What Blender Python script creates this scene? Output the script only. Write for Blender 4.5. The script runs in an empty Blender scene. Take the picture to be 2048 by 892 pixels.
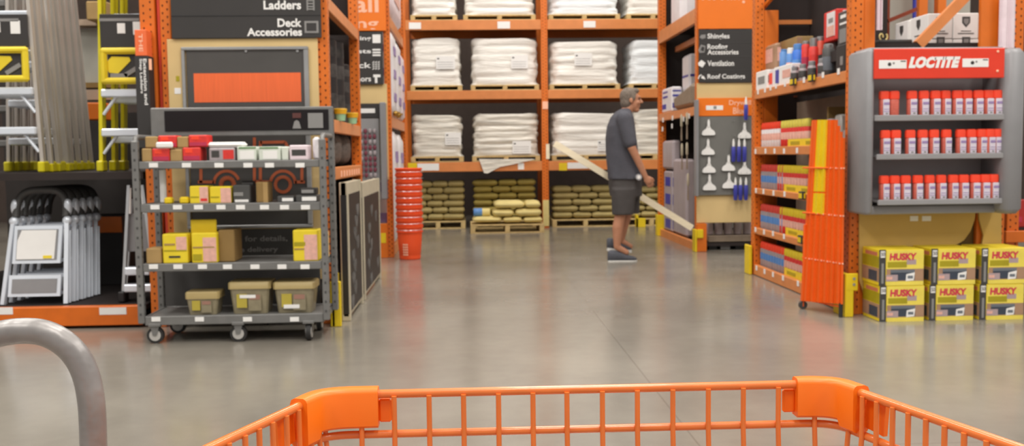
import bpy, bmesh, math, random
from mathutils import Vector, Matrix, Quaternion, noise
random.seed(7)
scn = bpy.context.scene
COL = scn.collection
PI = math.pi
def U(a, b): return random.uniform(a, b)

# ------------------------------------------------------------------ camera
FPX = 1900.0; CX, CY = 1024.0, 446.0
CAM_Z = 1.16
CAM_M = (Matrix.Translation((0, 0, CAM_Z)) @ Matrix.Rotation(math.radians(-2.5), 4, 'Z')
         @ Matrix.Rotation(math.radians(90 - 4.17), 4, 'X') @ Matrix.Rotation(math.radians(-0.7), 4, 'Z'))
cd = bpy.data.cameras.new('camera'); cam = bpy.data.objects.new('camera', cd); COL.objects.link(cam)
cam.matrix_world = CAM_M
cd.sensor_width = 36.0; cd.lens = 36.0 * FPX / 2048.0; cd.clip_start = 0.03; cd.clip_end = 100
cd.dof.use_dof = True; cd.dof.focus_distance = 0.86; cd.dof.aperture_fstop = 17.0
scn.camera = cam
_R = CAM_M.to_3x3()
def ray(px, py): return _R @ Vector(((px - CX) / FPX, -(py - CY) / FPX, -1.0))
def WY(px, py, Y):
    d = ray(px, py); return Vector((d.x * Y / d.y, Y, CAM_Z + d.z * Y / d.y))
def WX(px, py, X):
    d = ray(px, py); t = X / d.x; return Vector((X, d.y * t, CAM_Z + d.z * t))
def WZ(px, py, Z=0.0):
    d = ray(px, py); t = (Z - CAM_Z) / d.z; return Vector((d.x * t, d.y * t, Z))
def RY(x0, y0, x1, y1, Y):
    """measured rectangle on the plane y=Y -> x0,x1,z0,z1"""
    ym = (y0 + y1) / 2; xm = (x0 + x1) / 2
    return (WY(x0, ym, Y).x, WY(x1, ym, Y).x, WY(xm, y1, Y).z, WY(xm, y0, Y).z)
def ZX(px, py, X): return WX(px, py, X).z
def ZY(px, py, Y): return WY(px, py, Y).z
def XY(px, py, Y): return WY(px, py, Y).x

# ------------------------------------------------------------------ materials
def lin(c): return c / 12.92 if c <= 0.04045 else ((c + 0.055) / 1.055) ** 2.4
def rgb(h):
    return tuple(lin(int(h[i:i + 2], 16) / 255.0) for i in (0, 2, 4)) + (1.0,)
MATS = {}
def mat(name, h, rough=0.5, metal=0.0, var=0.08, scale=8.0, bump=0.0, bscale=40.0, trans=0.0, alpha=1.0, coat=0.0, spec=0.5, stretch=None, emit=0.0):
    if name in MATS: return MATS[name]
    m = bpy.data.materials.new(name); m.use_nodes = True; nt = m.node_tree
    b = nt.nodes['Principled BSDF']; c = rgb(h)
    b.inputs['Roughness'].default_value = rough; b.inputs['Metallic'].default_value = metal
    b.inputs['Specular IOR Level'].default_value = spec
    if trans: b.inputs['Transmission Weight'].default_value = trans
    if alpha < 1: b.inputs['Alpha'].default_value = alpha
    if coat: b.inputs['Coat Weight'].default_value = coat
    tc = nt.nodes.new('ShaderNodeTexCoord'); src = tc.outputs['Object']
    if stretch:
        mp = nt.nodes.new('ShaderNodeMapping'); mp.inputs['Scale'].default_value = stretch
        nt.links.new(src, mp.inputs['Vector']); src = mp.outputs['Vector']
    nz = nt.nodes.new('ShaderNodeTexNoise'); nz.inputs['Scale'].default_value = scale; nz.inputs['Detail'].default_value = 3
    nt.links.new(src, nz.inputs['Vector'])
    cr = nt.nodes.new('ShaderNodeValToRGB')
    cr.color_ramp.elements[0].position = 0.3; cr.color_ramp.elements[1].position = 0.7
    cr.color_ramp.elements[0].color = tuple(x * (1 - var) for x in c[:3]) + (1,)
    cr.color_ramp.elements[1].color = tuple(min(1, x * (1 + var)) for x in c[:3]) + (1,)
    nt.links.new(nz.outputs['Fac'], cr.inputs['Fac']); nt.links.new(cr.outputs['Color'], b.inputs['Base Color'])
    if bump:
        n2 = nt.nodes.new('ShaderNodeTexNoise'); n2.inputs['Scale'].default_value = bscale; n2.inputs['Detail'].default_value = 2
        nt.links.new(src, n2.inputs['Vector'])
        bp = nt.nodes.new('ShaderNodeBump'); bp.inputs['Strength'].default_value = bump; bp.inputs['Distance'].default_value = 0.01
        nt.links.new(n2.outputs['Fac'], bp.inputs['Height']); nt.links.new(bp.outputs['Normal'], b.inputs['Normal'])
    MATS[name] = m; return m
M = dict(
 orange=mat('orange_rack_paint', 'DA6F1A', 0.42, var=0.06),
 beam=mat('orange_beam_paint', 'D8864A', 0.4, var=0.06),
 hole=mat('punched_hole_dark', '5A2208', 0.9),
 osign=mat('orange_sign_board', 'F0780F', 0.5, var=0.02),
 bsign=mat('charcoal_sign_board', '33302F', 0.6, var=0.04),
 bsign2=mat('charcoal_sign_board_lighter', '403E3C', 0.6, var=0.04),
 white=mat('white_print', 'EFEDEA', 0.6, var=0.02),
 pinkw=mat('pale_print_on_orange', 'FFC0A0', 0.6, var=0.03),
 greyp=mat('grey_print', '8A8886', 0.6, var=0.05),
 tan=mat('tan_hardboard', 'D9BC84', 0.7, var=0.05, scale=3),
 card=mat('cardboard', 'A98A58', 0.8, var=0.08),
 carddk=mat('brown_cardboard', '8D7040', 0.8, var=0.08),
 poster=mat('poster_dark_grey', '4B4846', 0.5, var=0.05),
 orprint=mat('orange_print', 'EE6B36', 0.6, var=0.06, scale=200, stretch=(1, 1, 0.02)),
 truck=mat('rust_orange_print', 'C0613A', 0.6),
 alu=mat('aluminium', 'C9CBCF', 0.32, metal=0.75, var=0.05),
 aluflat=mat('brushed_aluminium_rail', 'C2BBB3', 0.42, metal=0.3, var=0.03, scale=6),
 step=mat('pale_aluminium_step', 'E3E9F2', 0.3, metal=0.25, var=0.03),
 silver=mat('silver_frame', 'A6A6A6', 0.35, metal=0.6),
 steel=mat('grey_powder_coated_steel', '7C7B79', 0.45, metal=0.3, var=0.07, scale=15),
 steeldk=mat('dark_grey_steel', '4E4D4C', 0.5, metal=0.2),
 tube=mat('galvanised_tube', '9C9896', 0.38, metal=0.45, var=0.18, scale=30, bump=0.15, bscale=60),
 black=mat('black_plastic', '222021', 0.5, var=0.1),
 dark=mat('dark_deck_and_rack_shade', '2B2220', 0.8, var=0.1),  # near-black for decks; on back and end panels it paints in rack shade
 brownback=mat('brown_grey_panel', 'B09A86', 0.8, var=0.05),
 rubber=mat('black_rubber', '2A2827', 0.7),
 hub=mat('grey_wheel_hub', 'B4B1AC', 0.5),
 yellow=mat('safety_yellow', 'E8C81A', 0.45, var=0.05),
 yellowl=mat('ladder_yellow', 'D9CB14', 0.45, var=0.05),
 yelbox=mat('yellow_carton_print', 'EAD02C', 0.5, var=0.05),
 olive=mat('olive_print', 'A89A12', 0.6),
 red=mat('sign_red', 'E23A20', 0.45, var=0.04),
 redcap=mat('bright_red_cap', 'FB4A2C', 0.4, var=0.04),
 redbody=mat('red_tinted_plastic', 'CC6555', 0.35, var=0.1, scale=60),
 redbox=mat('red_carton', 'D8352E', 0.5, var=0.1, scale=30),
 crimson=mat('crimson_print', 'B83050', 0.5),
 lilac=mat('lilac_white_label', 'D9D0DC', 0.5, var=0.06, scale=80),
 purple=mat('purple_print', '9C86B4', 0.6),
 pink=mat('pink_print', 'E3AFA0', 0.6, var=0.1, scale=40),
 husky=mat('carmine_lettering', 'D2344E', 0.6),
 navy=mat('navy_print', '3B4250', 0.6),
 slate=mat('slate_print', '6A7078', 0.6),
 skinp=mat('printed_hands_tone', 'A88468', 0.6, var=0.1),
 blue=mat('deep_blue_plastic', '3C3FA0', 0.4),
 bluel=mat('light_blue_print', '5B8FD0', 0.45, var=0.05),
 blueb=mat('bright_blue_plastic', '2F6FD0', 0.4),
 plast=mat('grey_moulded_plastic', '8A898B', 0.45, var=0.04),
 plastd=mat('grey_display_back', '959394', 0.5, var=0.04),
 peg=mat('grey_pegboard', '6F6E6A', 0.6, var=0.04),
 wrap=mat('white_stretch_wrap', 'F0ECE4', 0.32, var=0.06, scale=5, bump=0.9, bscale=9, stretch=(.7, .7, 6)),
 wrap2=mat('cloudy_stretch_wrap', 'DDD7CB', 0.28, var=0.2, scale=4, bump=1.0, bscale=8, stretch=(.7, .7, 5)),
 wrap3=mat('cool_white_stretch_wrap', 'EEF2F4', 0.3, var=0.05, scale=5, bump=0.9, bscale=9, stretch=(.7, .7, 6)),
 wood=mat('pallet_wood', 'CDB27A', 0.8, var=0.15, scale=12),
 board=mat('pale_pine', 'F6E8CA', 0.6, var=0.06, scale=6, stretch=(.4, 4, 4)),
 bag=mat('tan_paper_sack', 'A8965F', 0.75, var=0.1, scale=5, bump=0.4, bscale=15),
 baglt=mat('pale_yellow_paper_sack', 'E2D08A', 0.75, var=0.08, scale=5, bump=0.4, bscale=15),
 bagdk=mat('olive_tan_paper_sack', '97853F', 0.75, var=0.1, scale=5, bump=0.4, bscale=15),
 bucket=mat('orange_bucket_plastic', 'F2531F', 0.55, var=0.03),
 cart=mat('orange_cart_enamel', 'EA7C36', 0.3, var=0.05, scale=30, coat=0.3),
 clip=mat('orange_clip_plastic', 'FF7A12', 0.42, var=0.03, scale=20),
 barr=mat('orange_slat_plastic', 'F0620E', 0.45, var=0.04),
 skin=mat('skin', 'B98264', 0.55, var=0.06, scale=20),
 hair=mat('grey_brown_hair', '75695E', 0.8, var=0.3, scale=60, bump=0.5, bscale=150),
 shirt=mat('dark_slate_cotton', '4D4D55', 0.85, var=0.08, bump=0.5, bscale=14),
 shorts=mat('charcoal_shorts_cloth', '474342', 0.85, var=0.08, bump=0.5, bscale=16),
 shoe=mat('slate_shoe_mesh', '50525A', 0.8, var=0.1, scale=80),
 sole=mat('white_sole', 'E8E8E4', 0.5),
 clear=mat('cloudy_clear_plastic', 'D8D8D2', 0.25, alpha=0.55, var=0.1),
 tub=mat('smoky_tub_plastic', '8C8269', 0.3, var=0.12, scale=20),
 tublid=mat('tan_tub_lid', 'B09B68', 0.45, var=0.05),
 cream=mat('cream_board', 'B9AF98', 0.7, var=0.06),
 fol=mat('grey_leaf_print', '5C5A58', 0.7, var=0.5, scale=12),
 gold=mat('brass_fitting', 'B08A40', 0.35, metal=0.7),
 pinkbag=mat('pinkish_white_film', 'E8D6DC', 0.4, var=0.06, scale=6, bump=0.4, bscale=20),
 offw=mat('off_white_film', 'E6E2E4', 0.4, var=0.06, scale=6, bump=0.4, bscale=20),
 greyfilm=mat('grey_lilac_film', 'A89DA0', 0.4, var=0.1, scale=15, stretch=(1, 1, .2)),
 brownfilm=mat('taupe_film', '8A7A68', 0.5, var=0.12, scale=12),
 green=mat('green_print', '6C8F62', 0.6),
 greenbox=mat('pale_green_white_carton', 'D6DCD0', 0.5, var=0.06),
 ltgrey=mat('light_grey_panel', 'A9A69C', 0.7, var=0.03),
 brown=mat('rust_brown_block', '8C3B20', 0.7),
)

# ------------------------------------------------------------------ mesh builder
class MB:
    def __init__(s, o=(0, 0, 0), smooth=35):
        s.v = []; s.f = []; s.mi = []; s.o = Vector(o); s.sm = smooth
    def add(s, vs, fs, m=0):
        b = len(s.v); s.v += [Vector(v) - s.o for v in vs]
        for f in fs: s.f.append([b + i for i in f]); s.mi.append(m)
        return s
    def box(s, x0, x1, y0, y1, z0, z1, m=0, c=0.0):
        if x0 > x1: x0, x1 = x1, x0
        if y0 > y1: y0, y1 = y1, y0
        if z0 > z1: z0, z1 = z1, z0
        if c <= 0:
            vs = [(x, y, z) for x in (x0, x1) for y in (y0, y1) for z in (z0, z1)]
            return s.add(vs, [(0, 1, 3, 2), (4, 6, 7, 5), (0, 4, 5, 1), (2, 3, 7, 6), (0, 2, 6, 4), (1, 5, 7, 3)], m)
        c = min(c, (x1 - x0) * .49, (y1 - y0) * .49, (z1 - z0) * .49)
        lo = (x0, y0, z0); hi = (x1, y1, z1); vs = []; ix = {}
        for k in range(8):
            sg = (k & 1, k >> 1 & 1, k >> 2 & 1)
            for a in range(3):
                p = []
                for d in range(3):
                    e = hi[d] if sg[d] else lo[d]
                    p.append(e if d == a else (e - c if sg[d] else e + c))
                ix[(sg, a)] = len(vs); vs.append(p)
        fs = []
        for a in range(3):
            b_, c_ = (a + 1) % 3, (a + 2) % 3
            for sa in (0, 1):
                q = []
                for (u, w) in ((0, 0), (1, 0), (1, 1), (0, 1)):
                    sg = [0, 0, 0]; sg[a] = sa; sg[b_] = u; sg[c_] = w; q.append(ix[(tuple(sg), a)])
                fs.append(q)
            for sa in (0, 1):
                for sb in (0, 1):
                    s1 = [0, 0, 0]; s1[a] = sa; s1[b_] = sb; s2 = list(s1); s2[c_] = 1
                    s1 = tuple(s1); s2 = tuple(s2)
                    fs.append([ix[(s1, a)], ix[(s2, a)], ix[(s2, b_)], ix[(s1, b_)]])
        for k in range(8):
            sg = (k & 1, k >> 1 & 1, k >> 2 & 1); fs.append([ix[(sg, 0)], ix[(sg, 1)], ix[(sg, 2)]])
        return s.add(vs, fs, m)
    def loft(s, rings, m=0, caps=True, closed=True):
        n = len(rings[0]); vs = [p for r in rings for p in r]; fs = []
        for i in range(len(rings) - 1):
            for j in range(n if closed else n - 1):
                k = (j + 1) % n; fs.append((i * n + j, i * n + k, (i + 1) * n + k, (i + 1) * n + j))
        if caps: fs.append(tuple(range(n))[::-1]); fs.append(tuple((len(rings) - 1) * n + j for j in range(n)))
        return s.add(vs, fs, m)
    def tube(s, pts, r, n=8, m=0, closed=False, rr=None, asp=1.0):
        pts = [Vector(p) for p in pts]; rings = []; N = len(pts); up = None
        for i, p in enumerate(pts):
            if closed: t = (pts[(i + 1) % N] - pts[i - 1]).normalized()
            else: t = (pts[min(i + 1, N - 1)] - pts[max(i - 1, 0)]).normalized()
            if up is None:
                up = Vector((0, 0, 1)) if abs(t.z) < .9 else Vector((0, 1, 0))
            a = t.cross(up).normalized(); b = a.cross(t).normalized(); up = b
            q = rr[i] if rr else r
            rings.append([p + a * (q * math.cos(2 * PI * j / n)) + b * (q * asp * math.sin(2 * PI * j / n)) for j in range(n)])
        if closed: rings.append(rings[0]); return s.loft(rings, m, caps=False)
        return s.loft(rings, m)
    def cyl(s, p0, p1, r, n=16, m=0, r1=None):
        return s.tube([p0, p1], r, n, m, rr=[r, r if r1 is None else r1])
    def lathe(s, cx, cy, prof, n=20, m=0, z=0.0, sx=1.0, sy=1.0):
        rings = [[(cx + r * sx * math.cos(2 * PI * j / n), cy + r * sy * math.sin(2 * PI * j / n), z + h) for j in range(n)] for r, h in prof]
        return s.loft(rings, m)
    def prism(s, poly, y0, y1, m=0, ax='y'):
        if ax == 'y': r0 = [(x, y0, z) for x, z in poly]; r1 = [(x, y1, z) for x, z in poly]
        elif ax == 'x': r0 = [(y0, x, z) for x, z in poly]; r1 = [(y1, x, z) for x, z in poly]
        else: r0 = [(x, z, y0) for x, z in poly]; r1 = [(x, z, y1) for x, z in poly]
        return s.loft([r0, r1], m)
    def bar(s, p0, p1, w, t, m=0, up=(0, 0, 1)):
        p0 = Vector(p0); p1 = Vector(p1); d = (p1 - p0).normalized(); a = d.cross(Vector(up))
        if a.length < 1e-4: a = d.cross(Vector((0, 1, 0)))
        a.normalize(); b = a.cross(d).normalized()
        R = lambda p: [p + a * w / 2 + b * t / 2, p - a * w / 2 + b * t / 2, p - a * w / 2 - b * t / 2, p + a * w / 2 - b * t / 2]
        return s.loft([R(p0), R(p1)], m)
    def ell(s, c, rx, ry, rz, m=0, n=14, k=9, e=1.0):
        def sp(v, e): return math.copysign(abs(v) ** e, v)
        rings = []
        for i in range(1, k):
            a = -PI / 2 + PI * i / k
            rings.append([(c[0] + rx * sp(math.cos(a), e) * sp(math.cos(2 * PI * j / n), e), c[1] + ry * sp(math.cos(a), e) * sp(math.sin(2 * PI * j / n), e), c[2] + rz * sp(math.sin(a), e)) for j in range(n)])
        return s.loft(rings, m)
    def text(s, st, x0, x1, z0, z1, y, m=0, bold=0.02, shear=0.0, keep=True, align='c', depth=0.0015, rot=0):
        vs, fs = text_geo(st, bold, shear)
        if rot == 90: vs = [(b, -a) for a, b in vs]
        ax = min(v[0] for v in vs); bx = max(v[0] for v in vs); az = min(v[1] for v in vs); bz = max(v[1] for v in vs)
        sx = (x1 - x0) / (bx - ax); sz = (z1 - z0) / (bz - az)
        P = [(x0 + (v[0] - ax) * sx, y, z0 + (v[1] - az) * sz) for v in vs]
        return s.add(P, fs, m)
    def build(s, name, mats, parent=None, loc=None, recalc=True):
        me = bpy.data.meshes.new(name); me.from_pydata([tuple(v) for v in s.v], [], s.f)
        if not isinstance(mats, (list, tuple)): mats = [mats]
        for k in mats: me.materials.append(M[k] if isinstance(k, str) else k)
        me.polygons.foreach_set('material_index', s.mi)
        if recalc:
            bm = bmesh.new(); bm.from_mesh(me); bmesh.ops.recalc_face_normals(bm, faces=bm.faces); bm.to_mesh(me); bm.free()
        me.shade_smooth(); me.set_sharp_from_angle(angle=math.radians(s.sm))
        o = bpy.data.objects.new(name, me); COL.objects.link(o)
        if parent is not None: o.parent = parent
        if loc is not None: o.location = loc
        return o
def txo(st, x0, y0, x1, y1, Y, o, m, parent, bold=.02, name='lettering'):
    a = RY(x0, y0, x1, y1, Y); b = MB(o); b.text(st, a[0], a[1], a[2], a[3], Y, 0, bold); return b.build(name, m, parent)
_TC = {}
def text_geo(st, bold, shear):
    k = (st, bold, shear)
    if k in _TC: return _TC[k]
    cu = bpy.data.curves.new('t', 'FONT'); cu.body = st; cu.offset = bold; cu.shear = shear; cu.resolution_u = 3
    ob = bpy.data.objects.new('t', cu); COL.objects.link(ob)
    dg = bpy.context.evaluated_depsgraph_get(); me = bpy.data.meshes.new_from_object(ob.evaluated_get(dg))
    vs = [(v.co.x, v.co.y) for v in me.vertices]; fs = [tuple(p.vertices) for p in me.polygons]
    bpy.data.objects.remove(ob); bpy.data.curves.remove(cu); bpy.data.meshes.remove(me)
    _TC[k] = (vs, fs); return _TC[k]

# ------------------------------------------------------------------ scene tree
def tag(o, label, cat, group=None, kind=None):
    if label: o['label'] = label
    if cat: o['category'] = cat
    if group: o['group'] = group
    if kind: o['kind'] = kind
    return o
def thing(name, label, cat, loc=(0, 0, 0), group=None, rz=0.0):
    o = bpy.data.objects.new(name, None); COL.objects.link(o); o.empty_display_size = .05
    o.location = loc; o.rotation_euler = (0, 0, rz)
    return tag(o, label, cat, group)
def lab(o, label): o['label'] = label; return o
def kids(o): return list(o.children)
def dup(root, loc=None, label=None, rz=None, group=None, rot=None):
    r = root.copy(); COL.objects.link(r)
    if loc is not None: r.location = loc
    if rz is not None: r.rotation_euler = (0, 0, rz)
    if rot is not None: r.rotation_euler = rot
    if label: r['label'] = label
    if group: r['group'] = group
    for ch in kids(root):
        c = ch.copy(); COL.objects.link(c); c.parent = r
        for g in kids(ch):
            d = g.copy(); COL.objects.link(d); d.parent = c
    return r
ORD = ['leftmost', 'second from left', 'third from left', 'fourth from left', 'fifth from left', 'sixth from left', 'seventh from left', 'eighth from left', 'ninth from left', 'tenth from left', 'eleventh from left', 'twelfth from left', 'thirteenth from left']
NTH = ['first', 'second', 'third', 'fourth', 'fifth', 'sixth', 'seventh', 'eighth', 'ninth', 'tenth', 'eleventh', 'twelfth']
def post(root, o, x, y, z0, z1, w=.08, d=.08, side=-1, mats=('orange', 'hole'), front=True):
    """perforated rack upright: x,y centre; side=-1 holes on the -x face too, +1 on the +x face"""
    b = MB(o); b.box(x - w / 2, x + w / 2, y - d / 2, y + d / 2, z0, z1, 0, .004)
    n = int((z1 - z0) / .05)
    for i in range(n):
        z = z0 + .03 + i * .05
        for q, s_ in enumerate((-.45, .45)):
            zz = z + (0.0 if q == 0 else .025)
            if front:
                cx = x + s_ * w * .5; yy = y - d / 2 - .0006
                b.add([(cx - .007, yy, zz + .004), (cx, yy, zz - .010), (cx + .007, yy, zz + .004), (cx, yy, zz + .010)], [(0, 1, 2, 3)], 1)
            if side:
                xx = x + side * (w / 2 + .0006); cy = y + s_ * d * .5
                b.add([(xx, cy - .007, zz + .004), (xx, cy, zz - .010), (xx, cy + .007, zz + .004), (xx, cy, zz + .010)], [(0, 1, 2, 3)], 1)
    return b.build('upright', list(mats), root, recalc=False)

# ------------------------------------------------------------------ setting
def floor_mat():
    m = bpy.data.materials.new('polished_concrete'); m.use_nodes = True; nt = m.node_tree; L = nt.links
    b = nt.nodes['Principled BSDF']; tc = nt.nodes.new('ShaderNodeTexCoord')
    def nz(sc, det, st=None):
        n = nt.nodes.new('ShaderNodeTexNoise'); n.inputs['Scale'].default_value = sc; n.inputs['Detail'].default_value = det
        if st:
            mp = nt.nodes.new('ShaderNodeMapping'); mp.inputs['Scale'].default_value = st; L.new(tc.outputs['Object'], mp.inputs['Vector']); L.new(mp.outputs['Vector'], n.inputs['Vector'])
        else: L.new(tc.outputs['Object'], n.inputs['Vector'])
        return n.outputs['Fac']
    a = nz(.55, 4); c = nz(9, 5); g = nz(120, 2)
    def mth(op, x, y):
        n = nt.nodes.new('ShaderNodeMath'); n.operation = op
        for i, q in enumerate((x, y)):
            if isinstance(q, (int, float)): n.inputs[i].default_value = q
            else: L.new(q, n.inputs[i])
        return n.outputs[0]
    f = mth('ADD', mth('MULTIPLY', a, .8), mth('ADD', mth('MULTIPLY', c, .14), mth('MULTIPLY', g, .06)))
    cr = nt.nodes.new('ShaderNodeValToRGB'); cr.color_ramp.elements[0].position = .36; cr.color_ramp.elements[1].position = .62
    cr.color_ramp.elements[0].color = rgb('79736A'); cr.color_ramp.elements[1].color = rgb('938D82')
    L.new(f, cr.inputs['Fac'])
    sx = nt.nodes.new('ShaderNodeSeparateXYZ'); L.new(tc.outputs['Object'], sx.inputs[0])
    def joint(v, off, per):
        t = mth('ABSOLUTE', mth('SUBTRACT', mth('FRACT', mth('DIVIDE', mth('ADD', v, off), per), 0), .5), 0)
        return mth('LESS_THAN', t, .0035 / per)
    j = mth('MAXIMUM', joint(sx.outputs['X'], -.89 + 2.0 + 40.0, 4.0), joint(sx.outputs['Y'], -7.6 + 2.0 + 40.0, 4.0))
    mx = nt.nodes.new('ShaderNodeMix'); mx.data_type = 'RGBA'; L.new(mth('MULTIPLY', j, .5), mx.inputs['Factor'])
    L.new(cr.outputs['Color'], mx.inputs['A']); mx.inputs['B'].default_value = rgb('5E574E')
    L.new(mx.outputs['Result'], b.inputs['Base Color'])
    r = nz(3, 4); L.new(mth('ADD', .12, mth('MULTIPLY', r, .16)), b.inputs['Roughness'])
    b.inputs['Specular IOR Level'].default_value = .75
    bp = nt.nodes.new('ShaderNodeBump'); bp.inputs['Strength'].default_value = .012; bp.inputs['Distance'].default_value = .02; L.new(nz(2.2, 3), bp.inputs['Height']); L.new(bp.outputs['Normal'], b.inputs['Normal'])
    MATS['floor'] = m; return m
M['floor'] = floor_mat()
tag(MB().box(-12, 14, -4, 22, -.2, 0).build('floor', 'floor'), None, None, kind='structure')
tag(MB().box(-12, 14, -4, 22, 8.6, 8.8).build('ceiling', mat('pale_roof_deck', 'C9C6C0', .8)), None, None, kind='structure')
tag(MB().box(-12, 14, 18.0, 18.2, 0, 8.6).build('wall_back', mat('shadowy_store_wall', '4A3E38', .9)), None, None, kind='structure')
# ================================================================== FAR PALLET RACK
YF = 14.7; DF = 1.1
fx = [XY(808, 250, YF), XY(1090, 250, YF), XY(1372, 250, YF)]
fo = (fx[1], YF, 0)
R = thing('pallet_rack', 'tall orange pallet rack across the end of the aisle, full of wrapped pallets', 'rack', fo)
for x in fx:
    post(R, fo, x, YF + .04, 0, 4.2, .10, .08, side=0)
    b = MB(fo); b.box(x - .05, x + .05, YF + DF - .08, YF + DF, 0, 4.2, 0, .004)
    b.build('upright', 'orange', R)
fz = []
for (yt, yb) in ((40, 60), (181, 199), (324, 343)):
    zt, zb = ZY(950, yt, YF), ZY(950, yb, YF); fz.append(zt)
    for i in (0, 1):
        MB(fo).box(fx[i] + .05, fx[i + 1] - .05, YF - .01, YF + .04, zb, zt, 0, .006).build('beam', 'beam', R)
        MB(fo).box(fx[i] + .05, fx[i + 1] - .05, YF + DF - .04, YF + DF, zb, zt, 0).build('beam', 'orange', R)
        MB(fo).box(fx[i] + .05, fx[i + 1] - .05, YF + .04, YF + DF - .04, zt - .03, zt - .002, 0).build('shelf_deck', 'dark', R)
def tagcard(root, o, x0, y0, x1, y1, Y, m='white', name='label_card'):
    a = RY(x0, y0, x1, y1, Y); b = MB(o); b.box(a[0], a[1], Y - .004, Y, a[2], a[3]); 
    return b.build(name, m, root)
for (x0, y0, x1, y1) in ((818, 45, 842, 58), (995, 43, 1020, 57), (1167, 42, 1191, 55), (835, 327, 878, 341), (1135, 325, 1180, 337), (1036, 326, 1048, 339)):
    tagcard(R, fo, x0, y0, x1, y1, YF - .012)
for (x0, x1) in ((816, 834), (1118, 1134)):
    tagcard(R, fo, x0, 326, x1, 341, YF - .011, 'yellow', 'location_sticker')
tagcard(R, fo, 1085, 203, 1096, 218, YF - .004, 'pinkw')
tagcard(R, fo, 1092, 288, 1099, 318, YF - .004, 'board')
tagcard(R, fo, 1086, 400, 1098, 452, YF - .004, 'baglt', 'post_guard')

def pallet_mb(o, x0, x1, y0, y1, z0, h=.12):
    b = MB(o)
    n = 3
    for i in range(n):
        x = x0 + (x1 - x0 - .07) * i / (n - 1)
        b.box(x, x + .07, y0, y1, z0 + .015, z0 + h - .02, 0, .003)
    for i in range(6):
        y = y0 + (y1 - y0 - .1) * i / 5
        b.box(x0, x1, y, y + .1, z0 + h - .02, z0 + h, 0, .002)
        if i in (0, 2, 5): b.box(x0, x1, y, y + .1, z0, z0 + .015, 0, .002)
    return b
def load(name, label, x0, x1, y0, zb, zt, mw, layers, cards=(), seed=0, skirt=.04, flap=None, group=None, depth=.95, ph=.085):
    rnd = random.Random(seed)
    zb += .003; xc = (x0 + x1) / 2; o = (xc, y0 + depth / 2, zb)
    T = thing(name, label, 'pallet load', o, group)
    pallet_mb(o, x0, x1, y0, y0 + depth, zb, ph).build('pallet', 'wood', T)
    hw = (x1 - x0) / 2; hd = depth / 2 - .02; n = 48; rings = []; z0 = zb + ph + .002; H = zt - z0; K = layers * 6
    offs = [rnd.uniform(-.009, .009) for _ in range(layers + 1)]
    for k in range(K + 1):
        t = k / K; z = z0 + H * t; lay = min(layers - 1, int(t * layers)); u = t * layers - lay
        bul = .009 * math.sqrt(max(0, math.sin(PI * min(1, max(0, u)))))
        base = hw - .03 + bul + offs[lay]
        if t < .05: base += skirt * (1 - t / .05)
        if t > .96: base -= .03 * ((t - .96) / .04)
        ring = []
        for j in range(n):
            a = 2 * PI * j / n; ca, sa = math.cos(a), math.sin(a); e = .28
            dx = math.copysign(abs(ca) ** e, ca); dy = math.copysign(abs(sa) ** e, sa)
            nn = noise.noise(Vector((ca * 2 + seed, sa * 2, t * layers * 1.3))) * .02
            sag = noise.noise(Vector((ca * 1.5 + seed * 3, sa, 2.2))) * .03 * t
            ring.append((xc + dx * (base + nn), y0 + depth / 2 + dy * (hd + bul + nn), z + sag * (1 if 0 < k else 0)))
        rings.append(ring)
    MB(o, 60).loft(rings).build('stretch_wrap', mw, T)
    for (cx0, cy0, cx1, cy1) in cards:
        a = RY(cx0, cy0, cx1, cy1, y0 - .01)
        b = MB(o); yy = y0 - .012
        b.box(a[0], a[1], yy, yy + .004, a[2], a[3], 0)
        b.box(a[0] + .02, a[0] + .05, yy - .001, yy, a[3] - .05, a[3] - .03, 1)
        for q in range(3): b.box(a[0] + .02, a[1] - .03, yy - .001, yy, a[2] + .03 + q * .035, a[2] + .036 + q * .035, 2)
        b.build('shipping_label', ['white', 'bsign', 'greyp'], T)
    if flap:
        pts = [WY(px, py, y0 - .095 - .001 * i) for i, (px, py) in enumerate(flap)]
        b = MB(o, 60); n_ = len(pts)
        b.add([(p.x, p.y, p.z) for p in pts] + [(p.x, p.y + .012, p.z) for p in pts], [tuple(range(n_)), tuple(range(2 * n_ - 1, n_ - 1, -1))] + [(i, (i + 1) % n_, n_ + (i + 1) % n_, n_ + i) for i in range(n_)])
        b.build('loose_wrap', mw, T)
    return T
yl = YF + .06
def LX(px, py): return XY(px, py, yl)
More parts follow.
